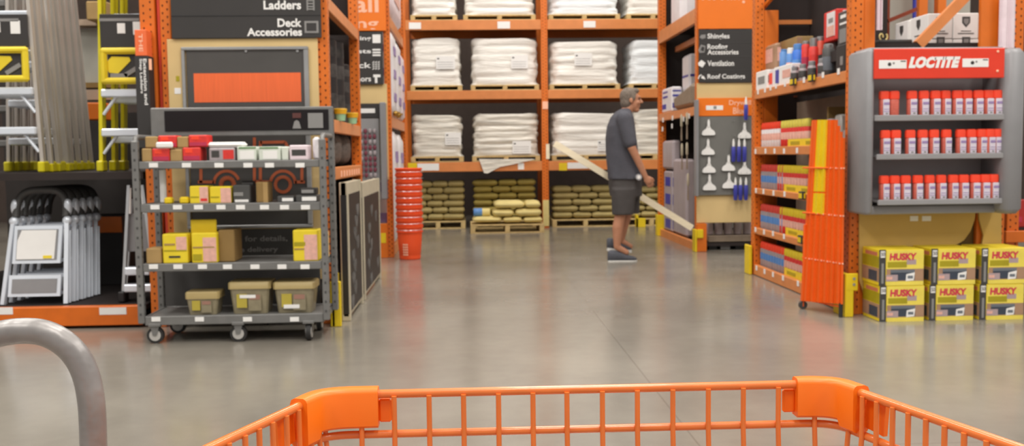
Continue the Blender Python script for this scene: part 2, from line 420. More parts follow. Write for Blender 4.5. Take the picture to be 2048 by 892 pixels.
lv = [
 # label, px0, px1, ytop, ybottom(level idx), mat, layers, cards
 ('white wrapped pallet load, leftmost on the top visible rack level', 820, 914, -60, 0, 'wrap', 7, ()),
 ('white wrapped pallet load just left of the centre post, top visible level', 926, 1071, -60, 0, 'wrap', 7, ()),
 ('white wrapped pallet load just right of the centre post, top visible level', 1097, 1240, -60, 0, 'wrap3', 7, ()),
 ('white wrapped pallet load, rightmost on the top visible rack level', 1253, 1359, -60, 0, 'wrap', 7, ()),
 ('white wrapped pallet load with label, leftmost on the second rack level', 820, 924, 77, 1, 'wrap', 6, ((872, 112, 910, 138),)),
 ('white wrapped pallet load left of centre post, second level, label near right edge', 941, 1078, 77, 1, 'wrap', 6, ((1022, 110, 1056, 137),)),
 ('white wrapped pallet load right of centre post, second level, label in its middle', 1099, 1240, 84, 1, 'wrap', 6, ((1149, 106, 1184, 131),)),
 ('cool white wrapped pallet load above the walking man\'s head', 1258, 1359, 80, 1, 'wrap3', 5, ()),
 ('loosely wrapped brownish pallet load, leftmost on the lowest rack beam', 821, 927, 231, 2, 'wrap2', 6, ((890, 265, 922, 290),)),
 ('layered wrapped pallet load with loose wrap hanging over the lowest beam', 944, 1080, 228, 2, 'wrap2', 7, ((1025, 282, 1062, 307),)),
 ('pale wrapped pallet load behind the upper end of the carried board', 1104, 1240, 226, 2, 'wrap', 6, ((1195, 280, 1214, 302),)),
 ('greyish wrapped pallet load seen past the walking man\'s chest', 1262, 1359, 218, 2, 'wrap2', 6, ()),
]
for i, (lb, x0, x1, yt, L_, mw, ly, cards) in enumerate(lv):
    zt = ZY((x0 + x1) / 2, yt, yl); ym = yt + 60
    load('wrapped_pallet_load', lb, LX(x0, ym), LX(x1, ym), yl, fz[L_], zt, mw, ly, cards, seed=i * 7 + 1,
         flap=((958, 318), (1072, 318), (1030, 328), (1000, 334), (975, 347), (968, 346)) if i == 9 else None, group='wrapped pallets on the far rack')

# sacks
def sack_mesh(w, d, h, m, sd):
    rnd = random.Random(sd); b = MB((0, 0, 0), 80); rings = []; n = 22; K = 9
    for k in range(K + 1):
        a = -PI / 2 + PI * k / K; cz = math.sin(a); rr = max(.02, math.cos(a)) ** .28
        rg = []
        for j in range(n):
            t = 2 * PI * j / n; c_, s_ = math.cos(t), math.sin(t)
            x = math.copysign(abs(c_) ** .25, c_) * w / 2 * rr; y = math.copysign(abs(s_) ** .25, s_) * d / 2 * rr
            q = noise.noise(Vector((x * 9 + sd, y * 9, cz * 1.5))) * .012
            edge = max(abs(x) / (w / 2), abs(y) / (d / 2)) ** 4
            rg.append((x + q, y + q, h / 2 + cz * h / 2 * (1 - .25 * edge) + q * .6 * abs(cz)))
        rings.append(rg)
    b.loft(rings); o = b.build('sand_sack', m); me = o.data; bpy.data.objects.remove(o); return me
SK = {}
def sack(w, d, h, m, x, y, z, label, rz=0, group=None):
    k = (round(w, 2), m, round(h, 3))
    if k not in SK: SK[k] = [sack_mesh(w, d, h, m, i + len(SK) * 3) for i in range(2)]
    o = bpy.data.objects.new('sand_sack', random.choice(SK[k])); COL.objects.link(o)
    o.location = (x, y, z); o.rotation_euler = (0, 0, rz)
    return tag(o, label, 'sack', group)
def sackpile(px0, px1, ybase, ytop, y0, layers, m, where, group, name_p, widths=((.3, .3, .4), (.4, .3, .3)), depth=.5, topskip=None, mtop=None):
    x0, x1 = XY(px0, ybase, y0), XY(px1, ybase, y0); o = ((x0 + x1) / 2, y0 + .5, 0)
    p = pallet_mb(o, x0, x1, y0, y0 + 1.0, 0, .12).build('wooden_pallet', 'wood'); p.location = o
    tag(p, name_p, 'pallet', 'wooden pallets on the floor')
    H = (ZY((px0 + px1) / 2, ytop, y0) - .12) / layers; W = x1 - x0
    for L_ in range(layers):
        ws = widths[L_ % 2]; tot = sum(ws); x = x0 + .01
        for q, w in enumerate(ws):
            ww = w / tot * (W - .02)
            if not (topskip and (L_, q) in topskip):
                sack(ww * 1.02, depth, H * 1.13, mtop if mtop and L_ >= layers - 1 else m, x + ww / 2 + U(-.006, .006), y0 + depth / 2 + .01 + U(0, .02), .128 + L_ * H, f'tan sack, {ORD[q]} in {NTH[L_]} layer up, {where}', U(-.03, .03), group)
            x += ww
sackpile(821, 931, 449, 364, YF + .15, 6, 'bag', 'on the pallet behind the orange buckets', 'sacks behind the orange buckets', 'low wooden pallet under sacks, just right of the orange buckets')
sackpile(946, 1074, 449, 361, YF + .12, 6, 'bagdk', 'tall pile left of the centre post', 'sacks left of the centre post', 'wooden pallet under the tall sack pile, behind the low front pallet')
sackpile(1105, 1238, 449, 374, YF + .12, 5, 'bag', 'pile right of the centre post', 'sacks right of the centre post', 'wooden pallet under sacks right of the centre post')
sackpile(1250, 1357, 449, 376, YF + .12, 5, 'bag', 'pile past the man\'s knees', 'sacks past the man', 'wooden pallet under sacks behind the man\'s legs')
# low front pallet
yq = YF - .85; x0, x1 = XY(941, 458, yq), XY(1089, 458, yq); o = ((x0 + x1) / 2, yq + .4, 0)
p = pallet_mb(o, x0, x1, yq, yq + .8, 0, .13).build('wooden_pallet', 'wood'); p.location = o
tag(p, 'yellowish low wooden pallet standing in the aisle before the rack', 'pallet', 'wooden pallets on the floor')
def fsack(px0, px1, py0, py1, lb, m='baglt', dy=0.0):
    a = RY(px0, py0, px1, py1, yq + dy); sack(a[1] - a[0], .5, a[3] - a[2], m, (a[0] + a[1]) / 2, yq + dy + .27, a[2], lb, 0, 'sacks on the low front pallet')
zb = .13
for (px0, px1, py0, py1, lb) in (
 (945, 1004, 434, 446, 'flat olive sack, bottom left on the low front pallet'),
 (1006, 1045, 434, 446, 'pale sack, bottom middle on the low front pallet'),
 (1047, 1086, 434, 446, 'pale sack, bottom right on the low front pallet'),
 (985, 1028, 419, 434, 'pale sack, second layer middle on the low front pallet'),
 (1030, 1084, 417, 434, 'wide pale sack, second layer right on the low front pallet'),
 (988, 1050, 402, 418, 'wide pale sack on top of the low front pallet\'s pile'),
 (1051, 1082, 402, 417, 'short pale sack at top right of the low front pallet\'s pile')):
    fsack(px0, px1, py0, py1, lb)
a = RY(945, 418, 984, 434, yq)
T = thing('rolled_sack', 'rolled pale sack with a bright blue printed end, on the low front pallet', 'sack', ((a[0] + a[1]) / 2, yq + .25, a[2]))
o = T.location.copy(); r = (a[3] - a[2]) / 2 
MB(o, 70).tube([(a[0] + .02 + (a[1] - a[0] - .04) * t, yq + .2, a[2] + r) for t in (0, .03, .5, .97, 1)], r, 16, rr=[r * .5, r * .95, r, r * .95, r * .5]).build('sack_body', 'baglt', T)
MB(o, 70).tube([(a[0] + (a[1] - a[0]) * t, yq + .2, a[2] + r) for t in (.05, .1, .5, .52)], r, 16, rr=[r * .9, r * 1.03, r * 1.03, r * .9]).build('printed_band', 'bluel', T)
# floor pallet bits: yellow guard at far right
g = MB((XY(1280, 440, YF), YF - .1, 0)); a = RY(1272, 436, 1290, 457, YF - .1); g.box(a[0], a[1], YF - .15, YF - .1, 0, a[3], 0, .004); g.box(a[0], a[0] + .03, YF - .15, YF + .0, 0, a[3] + .05, 0, .004)
o_ = g.build('corner_guard', 'yellow'); o_.location = (XY(1280, 440, YF), YF - .1, 0)
tag(o_, 'small yellow corner guard on the floor behind the man\'s legs', 'guard')

# ================================================================== SECOND LEFT RACK
Y2 = 10.78; XS = XY(786, 400, Y2); o2 = (XS - .55, Y2, 0)
R = thing('shelf_rack', 'orange rack with a black category sign, behind the orange bucket stack', 'rack', o2)
post(R, o2, XS - .035, Y2 + .04, 0, 4.0, .07, .08, side=1)
post(R, o2, XS - .035, 13.2, 0, 4.0, .07, .08, side=1)
post(R, o2, XS - 1.0, Y2 + .04, 0, 4.0, .08, .08, side=0)
zsh = ZY(790, 236, 11.4)
for zt in (.12, zsh):
    MB(o2).box(XS - .05, XS - .01, Y2 + .08, 13.16, zt - .12, zt, 0, .004).build('beam', 'beam', R)
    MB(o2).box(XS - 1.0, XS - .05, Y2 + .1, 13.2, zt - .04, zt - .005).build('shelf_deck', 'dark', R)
MB(o2).box(XS - 1.0, XS - .95, Y2 + .1, 13.2, .0, 4.0).build('back_panel', 'dark', R)  # dark sheet, its colour standing in for the shaded interior
a = RY(733, 447, 776, 517, Y2); MB(o2).box(XS - 1.05, a[1], Y2 - .02, Y2, 0, a[3], 0, .004).build('kick_plate', 'orange', R)
def face(R, o, x0, y0, x1, y1, Y, m, name, t=.02, left=None, c=.003):
    a = RY(x0, y0, x1, y1, Y); return MB(o).box(left if left is not None else a[0], a[1], Y - t, Y, a[2], a[3], 0, c).build(name, m, R)
lx = XS - 1.0
s_ = face(R, o2, 733, 168, 776, 360, Y2, 'tan', 'tan_panel', .015, lx)
S = face(R, o2, 733, -60, 771, 62, Y2 - .03, 'osign', 'header_sign', .02, lx)
b = MB(o2); a = RY(728, 0, 757, 25, Y2 - .052); b.text('Wall', a[1] - .62, a[1], a[2], a[3] + .05, Y2 - .0515, 0)
a = RY(728, 36, 757, 62, Y2 - .052); b.text('Ceiling', a[1] - .75, a[1], a[2], a[3], Y2 - .0515, 0); b.build('lettering', 'pinkw', S)
S = face(R, o2, 733, 64, 766, 169, Y2 - .03, 'bsign', 'category_sign', .02, lx)
b = MB(o2)
for (wd, yy, k) in (('Ceiling', 78, 0), ('Joists', 104, 1), ('Brick', 131, 2), ('Anchors', 158, 3)):
    a = RY(728, yy - 6, 742, yy + 5, Y2 - .052); b2 = MB(o2); b2.text(wd, a[1] - .3, a[1], a[2], a[3], Y2 - .0515, 0); b2.build('lettering', 'white', S); b = MB(o2)
    i = RY(745, yy - 9, 761, yy + 8, Y2 - .052); w_ = (i[1] - i[0])
    if k == 0: b.box(i[0], i[1], Y2 - .0520, Y2 - .05, i[2], i[3])
    elif k == 1:
        for q in range(3): b.box(i[0], i[1], Y2 - .052, Y2 - .05, i[2] + q * .03, i[2] + q * .03 + .018)
    elif k == 2:
        for q in range(4):
            for t in range(3): b.bar((i[0] + t * w_ / 3, Y2 - .051, i[2] + q * .024), (i[0] + (t + .7) * w_ / 3, Y2 - .051, i[2] + q * .024 + .018), .004, .008)
    else:
        b.box(i[0] + w_ * .3, i[0] + w_ * .6, Y2 - .052, Y2 - .05, i[2], i[3] - .03); b.box(i[0] + w_ * .1, i[1], Y2 - .052, Y2 - .05, i[3] - .03, i[3])
    b.build('sign_icon', 'white', S)
S = face(R, o2, 733, 207, 762, 236, Y2 - .03, 'bsign', 'small_sign', .02, lx)
a = RY(734, 217, 750, 226, Y2 - .052); MB(o2).box(a[0] - .1, a[1], Y2 - .053, Y2 - .05, a[2], a[3]).build('white_card', 'white', S)
S = face(R, o2, 733, 237, 760, 400, Y2 - .03, 'plastd', 'display_backboard', .015, lx)
b = MB(o2); rr = random.Random(5)
for i in range(9):
    for j in range(4):
        x = XY(756, 300, Y2) - .03 - j * .05; z = ZY(745, 262 + i * 11, Y2); b.ell((x, Y2 - .06, z), .02, .015, .03, rr.choice((0, 1)), 8, 5)
b.build('hook_row_packets', [mat('dim_crimson_packets', '7C3A48', .6), 'greyfilm'], S)
a = RY(762, 205, 774, 398, Y2 - .05); b = MB(o2).box(a[0], a[1], Y2 - .12, Y2 - .02, a[2], a[3], 0, .008); b.build('side_rail', 'plast', R)
S = face(R, o2, 762, 466, 772, 486, Y2 - .022, 'yellow', 'yellow_sticker', .002)

# goods beside the aisle on that rack
def rollstuff(name, lb, cat, px0, px1, py0, py1, X, m, grp=None, dep=.35, mprint='purple'):
    # upright film-wrapped roll / pack whose outer side stands at x=X
    Ya = 1767 / 1900.0
    Yn = WX(px0, (py0 + py1) / 2, X).y; Yfar = WX(px1, (py0 + py1) / 2, X).y
    Ym = (Yn + Yfar) / 2; z0 = ZX((px0 + px1) / 2, py1, X); z1 = ZX((px0 + px1) / 2, py0, X); r = (Yfar - Yn) / 2
    T = thing(name, lb, cat, (X - dep / 2, Ym, z0), grp); b = MB((0, 0, 0), 60); H = z1 - z0; rings = []; n = 24; K = 16
    for k in range(K + 1):
        t = k / K; s_ = 1 - .35 * max(0, (abs(t - .5) - .44) / .06) ** 2
        rings.append([(math.copysign(abs(math.cos(2 * PI * j / n)) ** .5, math.cos(2 * PI * j / n)) * dep / 2 * s_ * (1 + .02 * math.sin(k * 2.3 + j)),
                       math.copysign(abs(math.sin(2 * PI * j / n)) ** .5, math.sin(2 * PI * j / n)) * r * s_, H * t) for j in range(n)])
    b.loft(rings); b.build('film_wrap', m, T)
    b = MB()
    b.box(dep / 2 * .98, dep / 2 + .006, -r * .5, r * .1, H * .55, H * .85); b.box(dep / 2 * .98, dep / 2 + .006, -r * .3, r * .3, H * .15, H * .4)
    b.box(-dep * .3, dep * .25, -r - .006, -r * .96, H * .6, H * .8); b.box(-dep * .3, dep * .1, -r - .006, -r * .96, H * .2, H * .45)
    b.build('printed_marks', mprint, T)
    return T
zr = zsh
XG = XS + .01
def gpack(lb, Ya, Yb, z0, z1, m, dep=.3, mp='purple', name='insulation_pack', X=None):
    X = XG if X is None else X
    z0 += .005; T = thing(name, lb, 'pack', (X - dep / 2, (Ya + Yb) / 2, z0), 'film wrapped packs on the second left rack'); b = MB((0, 0, 0), 60); H = z1 - z0; r = (Yb - Ya) / 2; rings = []; n = 24; K = 14
    for k in range(K + 1):
        t = k / K; s_ = 1 - .3 * max(0, (abs(t - .5) - .42) / .08) ** 2
        rings.append([(math.copysign(abs(math.cos(2 * PI * j / n)) ** .45, math.cos(2 * PI * j / n)) * dep / 2 * s_ * (1 + .02 * math.sin(k * 2.3 + j)), math.copysign(abs(math.sin(2 * PI * j / n)) ** .45, math.sin(2 * PI * j / n)) * r * s_, H * t) for j in range(n)])
    b.loft(rings).build('film_wrap', m, T)
    b = MB()
    for q in range(3):
        zz = H * (.18 + .27 * q); b.box(dep / 2, dep / 2 + .008, -r * .5, r * .3, zz, zz + H * .1); b.box(-dep * .1, dep * .2, -r - .008, -r * .9, zz + .02, zz + H * .1)
    b.build('printed_marks', mp, T)
    return T
gpack('tall lilac and white film pack nearest the post, on the middle shelf', 11.0, 11.7, zsh, ZX(793, 72, XG), 'offw')
gpack('lower white film pack further back on the middle shelf', 11.75, 12.5, zsh, ZX(802, 92, XG), 'offw')
gpack('pinkish film pack deepest on the middle shelf', 12.5, 13.1, zsh, ZX(807, 110, XG), 'pinkbag')
gpack('large pinkish film roll high above the black category sign', 11.0, 12.9, 2.75, 4.0, 'pinkbag', mp='pink')
MB(o2).box(XS - .05, XS - .01, Y2 + .08, 13.16, 2.62, 2.745, 0, .004).build('beam', 'beam', R); MB(o2).box(XS - 1.0, XS - .05, Y2 + .1, 13.2, 2.7, 2.74).build('shelf_deck', 'dark', R)
gpack('tall white film roll with purple print standing low behind the buckets', 11.0, 11.8, .125, 1.44, 'offw')
gpack('white film roll deeper in the low shelf behind the buckets', 11.9, 12.7, .125, 1.42, 'offw')
for i, (yy, lb) in enumerate(((11.05, 'small brass coloured fitting, nearest on the beam behind the bucket stack'), (11.5, 'small brass coloured fitting, farther on the beam behind the bucket stack'))):
    b = MB(); b.ell((0, 0, .035), .035, .05, .035, 0, 10, 7); b.cyl((0, 0, .035), (.05, 0, .05), .012, 10); o_ = b.build('brass_fitting', 'gold'); o_.location = (XG + .02, yy, zsh - .0); tag(o_, lb, 'fitting')

# buckets
bx, by = XY(820, 500, 10.62), 10.62
def bucket_parts(T):
    prof = [(.113, 0), (.1165, .004), (.132, .19), (.1375, .30), (.1505, .304), (.1505, .312), (.1405, .316), (.143, .352), (.153, .356), (.154, .368), (.147, .372), (.143, .36), (.140, .31), (.1305, .19), (.1215, .07), (.118, .012)]
    b = MB((0, 0, 0), 40); b.lathe(0, 0, prof, 36); b.build('bucket_body', 'bucket', T)
    b = MB((0, 0, 0)); pts = [(.158 * math.cos(a), .158 * math.sin(a), .33 - .0 * abs(math.sin(a))) for a in [PI + PI * i / 16 for i in range(17)]]
    b.tube(pts, .003, 6); b.build('wire_handle', 'alu', T)
blab = ['bottom bucket of the orange stack, standing on the floor with a pale emblem'] + [f'orange bucket, {NTH[i]} from the floor in the nested stack' for i in range(1, 9)] + ['topmost bucket of the orange nested stack']
B0 = None
for i in range(10):
    if i == 0:
        B0 = thing('bucket', blab[0], 'bucket', (bx, by, 0), 'orange nested buckets'); bucket_parts(B0); 
    else: dup(B0, (bx, by, i * .0715), blab[i])
e = MB(); 
for k in range(5):
    for j in range(3):
        a0 = -PI / 2 - .55 + j * .16; a1 = a0 + .12; z0 = .05 + k * .028; r0 = .122 + z0 * .055 + .0035
        e.add([(r0 * math.cos(a0), r0 * math.sin(a0), z0), (r0 * math.cos(a1), r0 * math.sin(a1), z0), (r0 * math.cos(a1) * 1.008, r0 * math.sin(a1) * 1.008, z0 + .018), (r0 * math.cos(a0) * 1.008, r0 * math.sin(a0) * 1.008, z0 + .018)], [(0, 1, 2, 3)])
e.build('pale_emblem', 'pinkw', B0, recalc=False)

# ================================================================== SECOND RIGHT RACK (roofing)
Y3 = 10.9; X3 = XY(1393, 450, Y3); Y3b = WX(1318, 300, X3).y; o3 = (X3 + .55, Y3, 0)
R = thing('shelf_rack', 'orange rack with the roofing category sign, behind the walking man', 'rack', o3)
post(R, o3, X3 + .05, Y3 + .05, 0, 4.0, .10, .1, side=-1)
post(R, o3, X3 + .05, Y3b + .05, 0, 4.0, .10, .1, side=-1)
post(R, o3, X3 + 1.05, Y3 + .05, 0, 4.0, .09, .1, side=0)
zz3 = [ZX(1390, 490, X3), ZX(1390, 214, X3), ZX(1388, 18, X3)]
for zt, th in ((ZX(1390, 485, X3), .12), (ZX(1390, 213, X3), .1), (ZX(1390, 16, X3), .17)):
    MB(o3).box(X3, X3 + .05, Y3 + .1, Y3b, zt - th, zt, 0, .004).build('beam', 'beam', R)
    MB(o3).box(X3 + .05, X3 + 1.05, Y3 + .1, Y3b, zt - .05, zt - .01).build('shelf_deck', 'dark', R)
zlow = ZX(1390, 485, X3); zmid = ZX(1390, 213, X3); ztop = ZX(1390, 16, X3)
zt = ZX(1388, 52, X3); MB(o3).bar((X3 + .25, Y3 + .1, zt - .05), (X3 + .25, Y3b, zt - .05), .05, .07).build('beam', 'beam', R)
MB(o3).box(X3 + .6, X3 + .64, Y3 + .98, Y3b + .13, 0, 4.0).build('back_panel', 'dark', R)  # near-black sheet painted as the shaded space behind the goods
MB(o3).box(X3 + .12, X3 + .64, Y3b + .14, Y3b + .17, 0, 4.0).build('end_shade_panel', 'dark', R)  # painted shade closing off the far end of the bay
# foot plate and yellow guards
a = RY(1384, 447, 1412, 506, Y3 - .02); MB(o3).box(X3 - .01, a[1], Y3 - .06, Y3, 0, a[3], 0, .005).build('foot_plate', 'orange', R)
b = MB(o3); yz = ZX(1384, 455, X3); b.box(X3 - .035, X3 - .012, Y3 - .08, Y3 + .06, 0, yz, 0, .004); b.box(X3 - .012, X3 + .06, Y3 - .085, Y3 - .063, yz - .1, yz, 0, .004); b.build('post_guard', 'yellow', R)
b = MB(o3); b.box(X3 - .035, X3 - .012, Y3b - .06, Y3b + .08, 0, yz + .03, 0, .004); b.box(X3 - .035, X3 + .06, Y3b - .085, Y3b - .06, 0, yz + .03, 0, .004); b.build('post_guard', 'yellow', R)
rx = X3 + 1.05
def face3(x0, y0, x1, y1, m, name, dy=.0, t=.02): 
    a = RY(x0, y0, x1, y1, Y3 - dy); return MB(o3).box(a[0], max(a[1], a[0] + .01) if x1 < 1495 else rx, Y3 - dy - t, Y3 - dy, a[2], a[3], 0, .003).build(name, m, R)
H3 = face3(1396, -60, 1502, 58, 'osign', 'header_sign', .02)
b = MB(o3); a = RY(1402, -30, 1416, 13, Y3 - .042); b.text('Roofing', XY(1402, 0, Y3), XY(1492, 0, Y3), ZY(1450, 14, Y3), ZY(1450, -40, Y3), Y3 - .0415)
b.build('lettering', 'pinkw', H3)
S = face3(1397, 59, 1500, 165, 'bsign', 'category_sign', .02)
def tx(b, st, x0, y0, x1, y1, Y, m=0, bold=.02): 
    a = RY(x0, y0, x1, y1, Y); b.text(st, a[0], a[1], a[2], a[3], Y, m, bold)
yt_ = Y3 - .0415
for q in (('Shingles', 1415, 67, 1459, 80), ('Roofing', 1415, 88, 1455, 101), ('Accessories', 1415, 99, 1477, 109), ('Ventilation', 1415, 121, 1468, 132), ('Roof Coatings', 1415, 148, 1490, 160)):
    txo(*q, yt_, o3, 'white', S)
b = MB(o3)
def poly(b, pts, Y, m=0, t=.003):
    P = [WY(x, y, Y) for x, y in pts]; return b.prism([(p.x, p.z) for p in P], Y - t, Y, m)
poly(b, [(1399, 75), (1402, 70), (1411, 69), (1411, 76), (1404, 78)], yt_, 0)
b.build('shingle_icon', 'greyp', S)
b = MB(o3); poly(b, [(1396.5, 100), (1402, 89), (1411, 92), (1409, 105), (1399, 106)], yt_, 1); poly(b, [(1401, 100), (1404, 93), (1409, 95), (1407, 103)], yt_ - .002, 0)
b.build('roll_icon', ['bsign', 'greyp'], S)
b = MB(o3); poly(b, [(1396, 126), (1403, 120), (1411, 126), (1405, 135), (1397, 131)], yt_, 0); poly(b, [(1402, 156), (1404, 151), (1408, 153), (1411, 159), (1404, 157)], yt_, 0)
pts = [WY(1397 + 6 * (1 - math.cos(t)), 158 - 8 * math.sin(t), yt_) for t in (0, .4, .8, 1.2, 1.6)]; b.tube(pts, .006, 6)
b.build('vent_icon', 'white', S)
b = MB(o3)
for yy in (85, 113, 140): a = RY(1397, yy, 1500, yy + 1.2, yt_); b.box(a[0], rx, yt_ - .001, yt_ + .001, a[2], a[3])
b.build('panel_seams', 'bsign2', S)
face3(1393, 166, 1500, 445, 'tan', 'tan_panel', .0, .018)
S = face3(1395, 196, 1500, 232, 'osign', 'product_sign', .03)
txo('Drywall', 1458, 200, 1502, 213, Y3 - .0515, o3, 'pinkw', S); txo('Blue', 1466, 215, 1492, 228, Y3 - .0515, o3, 'pinkw', S)
b = MB(o3); a = RY(1412, 211, 1446, 220, Y3 - .0515); b.box(a[0], a[1], Y3 - .053, Y3 - .05, a[2], a[3], 0); a = RY(1427, 212, 1433, 218, Y3 - .0515); b.box(a[0], a[1], Y3 - .0545, Y3 - .053, a[2], a[3], 1); b.build('white_card', ['white', 'greyp'], S)
PEG = face3(1394, 233, 1500, 390, 'peg', 'pegboard', .03)
b = MB(o3); a = RY(1389, 200, 1394, 392, Y3 - .05); b.box(a[0], a[1], Y3 - .14, Y3 - .02, a[2], a[3], 0, .005); b.build('side_rail', 'plast', R)
# gap under panel: concrete-coloured blocks on dark pallet
a = RY(1412, 446, 1500, 470, Y3 + .3)
MB(o3).box(X3 + .17, rx, Y3 + .1, Y3 + .9, ZY(1450, 482, Y3 + .2), ZY(1450, 470, Y3 + .2), 0, .004).build('low_shelf', 'brownfilm', R)
zb_ = ZY(1450, 470, Y3 + .2)
for i in range(5):
    x = XY(1418 + i * 19, 458, Y3 + .25); b = MB((0, 0, 0), 50); b.lathe(0, 0, [(.04, 0), (.05, .006), (.05, .17), (.042, .178)], 20); o_ = b.build('wrapped_roll', 'greyfilm')
    o_.location = (x, Y3 + .25, zb_ + .003); tag(o_, f'short grey roll, {ORD[i]} in the low gap under the tan panel', 'roll', 'short grey rolls under the tan panel')
T = thing('plastic_pallet', 'black pallet in the dark gap under the short grey rolls', 'pallet', (X3 + .6, Y3 + .5, 0)); 
b = MB((X3 + .6, Y3 + .5, 0)); 
for x in (X3 + .18, X3 + .5, X3 + .9): b.box(x, x + .1, Y3 + .15, Y3 + .85, 0, .09, 0, .004)
b.box(X3 + .17, X3 + 1.02, Y3 + .15, Y3 + .85, .09, .115, 0, .004); b.build('pallet_body', 'black', T)
b = MB((X3 + .6, Y3 + .5, 0)); a = RY(1441, 489, 1460, 502, Y3 + .15); b.box(a[0], a[1], Y3 + .145, Y3 + .149, max(a[2], .005), a[3]); b.build('white_tag', 'greyp', T)
# hanging knives
def knife(T):
    b = MB((0, 0, 0), 50); b.prism([(-.012, .0), (.012, 0), (.014, .055), (.008, .085), (-.008, .085), (-.014, .055)], -.012, .012); b.build('handle', 'white', T)
    b = MB((0, 0, 0), 50); P = [(.016, .01), (.028, -.02)] + [(.072 * math.cos(t) * 1.05, -.075 + .055 * math.sin(t)) for t in (.9, .6, .3, 0)] + [(.078, -.085), (.06, -.095), (-.06, -.095), (-.078, -.085)] + [(-.072 * math.cos(t) * 1.05, -.075 + .055 * math.sin(t)) for t in (0, .3, .6, .9)] + [(-.028, -.02), (-.016, .01)]
    b.prism(P, -.006, .006); b.build('blade', 'white', T)
K0 = None
kn = [(1417, 248, 'top'), (1416, 287, 'second'), (1418, 323, 'third'), (1419, 358, 'bottom')]
for i, (px, py, w_) in enumerate(kn + [(1457, 319, 'upper'), (1458, 354, 'lower')]):
    p = WY(px, py + 6, Y3 - .07); lb = f'white drywall scraper, {w_} one in the left column on the grey pegboard' if i < 4 else f'white drywall scraper, {w_} of the short middle column on the pegboard'
    if K0 is None: K0 = thing('drywall_scraper', lb, 'tool', p, 'white scrapers on the pegboard'); knife(K0); T = K0
    else: T = dup(K0, p, lb)
for (px, py, w_) in ((1489, 260, 'upper white scraper partly behind the blue tool tube'), (1489, 332, 'lower white scraper between the two rows of blue tools')):
    T = dup(K0, WY(px, py, Y3 - .07), w_ + ' on the pegboard')
hk = MB(o3)
for (px, py) in [(k[0], k[1] - 10) for k in kn] + [(1457, 309), (1458, 344), (1489, 250), (1489, 322), (1466, 242), (1468, 272), (1479, 272), (1490, 272), (1470, 345), (1480, 345), (1492, 345)]:
    p = WY(px, py, Y3 - .05); hk.cyl((p.x, Y3 - .1, p.z), (p.x, Y3 - .04, p.z), .003, 6)
hk.build('peg_hooks', 'alu', PEG); PEG.children[0]['kind'] = 'stuff'
def btool(T):
    b = MB((0, 0, 0), 50); b.lathe(0, 0, [(.012, -.20), (.022, -.195), (.025, -.1), (.023, -.03), (.012, -.02)], 14, sy=.6); b.build('handle', 'blue', T)
    b = MB((0, 0, 0), 50); b.lathe(0, 0, [(.014, -.022), (.015, .02), (.006, .06), (.004, .065)], 12, sy=.6); b.build('tip', 'white', T)
T0 = None
rows = [(1467, 295, 'upper row, left'), (1478, 295, 'upper row, middle'), (1489, 295, 'upper row, right'), (1471, 372, 'lower row, left'), (1481, 372, 'lower row, middle'), (1492, 372, 'lower row, right')]
for (px, py, w_) in rows:
    p = WY(px, py - 6, Y3 - .08); lb = f'blue handled tool with white tip, {w_} one on the pegboard'
    if T0 is None: T0 = thing('putty_tool', lb, 'tool', p, 'blue handled tools on the pegboard'); btool(T0)
    else: dup(T0, p, lb)
T = dup(T0, WY(1492, 205, Y3 - .12), 'blue tool with white tip hanging over the orange product sign')
# goods on the side shelves
def gbox(name, lb, cat, px0, px1, py0, py1, X, m, dep=.3, grp=None, bands=(), mp='blue', c=.02, z0=None, sm=35):
    Yn = WX(px1, (py0 + py1) / 2, X).y; Yfr = WX(px0, (py0 + py1) / 2, X).y; zA = ZX((px0 + px1) / 2, py1, X) if z0 is None else z0 + .005; zB = ZX((px0 + px1) / 2, py0, X)
    if Yn > Yfr: Yn, Yfr = Yfr, Yn
    T = thing(name, lb, cat, (X + dep / 2, (Yn + Yfr) / 2, zA), grp); L_ = (Yfr - Yn) / 2; H = zB - zA
    b = MB((0, 0, 0), sm); b.box(-dep / 2, dep / 2, -L_, L_, 0, H, 0, c); b.build('body', m, T)
    if bands:
        b = MB()
        for (t0, t1, u0, u1) in bands:
            b.box(-dep / 2 - .003, -dep / 2 + .001, -L_ + 2 * L_ * u0, -L_ + 2 * L_ * u1, H * t0, H * t1)
            b.box(-dep / 2 + dep * .1, dep / 2 - dep * .1, -L_ - .003, -L_ + .001, H * t0, H * t1)
        b.build('printed_bands', mp, T)
    return T
Xg = X3 + .03
gbox('film_wrapped_pack', 'tall pale film pack standing at the bottom right of the low shelf', 'pack', 1346, 1372, 318, 485, Xg, 'greyfilm', .12, 'packs on the roofing rack', z0=zlow, c=.03)
gbox('film_wrapped_pack', 'film pack with blue print beside the far post of the roofing rack', 'pack', 1328, 1344, 342, 478, Xg, 'greyfilm', .12, 'packs on the roofing rack', ((.05, .2, .2, .8), (.45, .62, .2, .8), (.75, .9, .2, .8)), 'blue', z0=zlow, c=.02)
gbox('film_wrapped_pack', 'grey lilac film pack lying on top of the blue printed pack', 'pack', 1325, 1345, 281, 341, Xg, 'greyfilm', .12, 'packs on the roofing rack', z0=ZX(1334, 342, Xg) + .02, c=.03)
gbox('tube_pack', 'white pack with blue print standing at the far post on the middle shelf', 'pack', 1324, 1343, 176, 236, Xg, 'offw', .14, None, ((.15, .35, .55, .95), (.6, .68, .4, .9), (.8, .86, .4, .9)), 'blue', z0=zmid, c=.02)
T = gbox('folded_tarp_pack', 'taupe tarpaulin pack slumped beside the blue printed pack', 'pack', 1346, 1384, 168, 225, Xg, 'brownfilm', .14, None, z0=zmid, c=.06)
for v in T.children[0].data.vertices:
    if v.co.z > .1 and v.co.y > 0: v.co.z *= .62
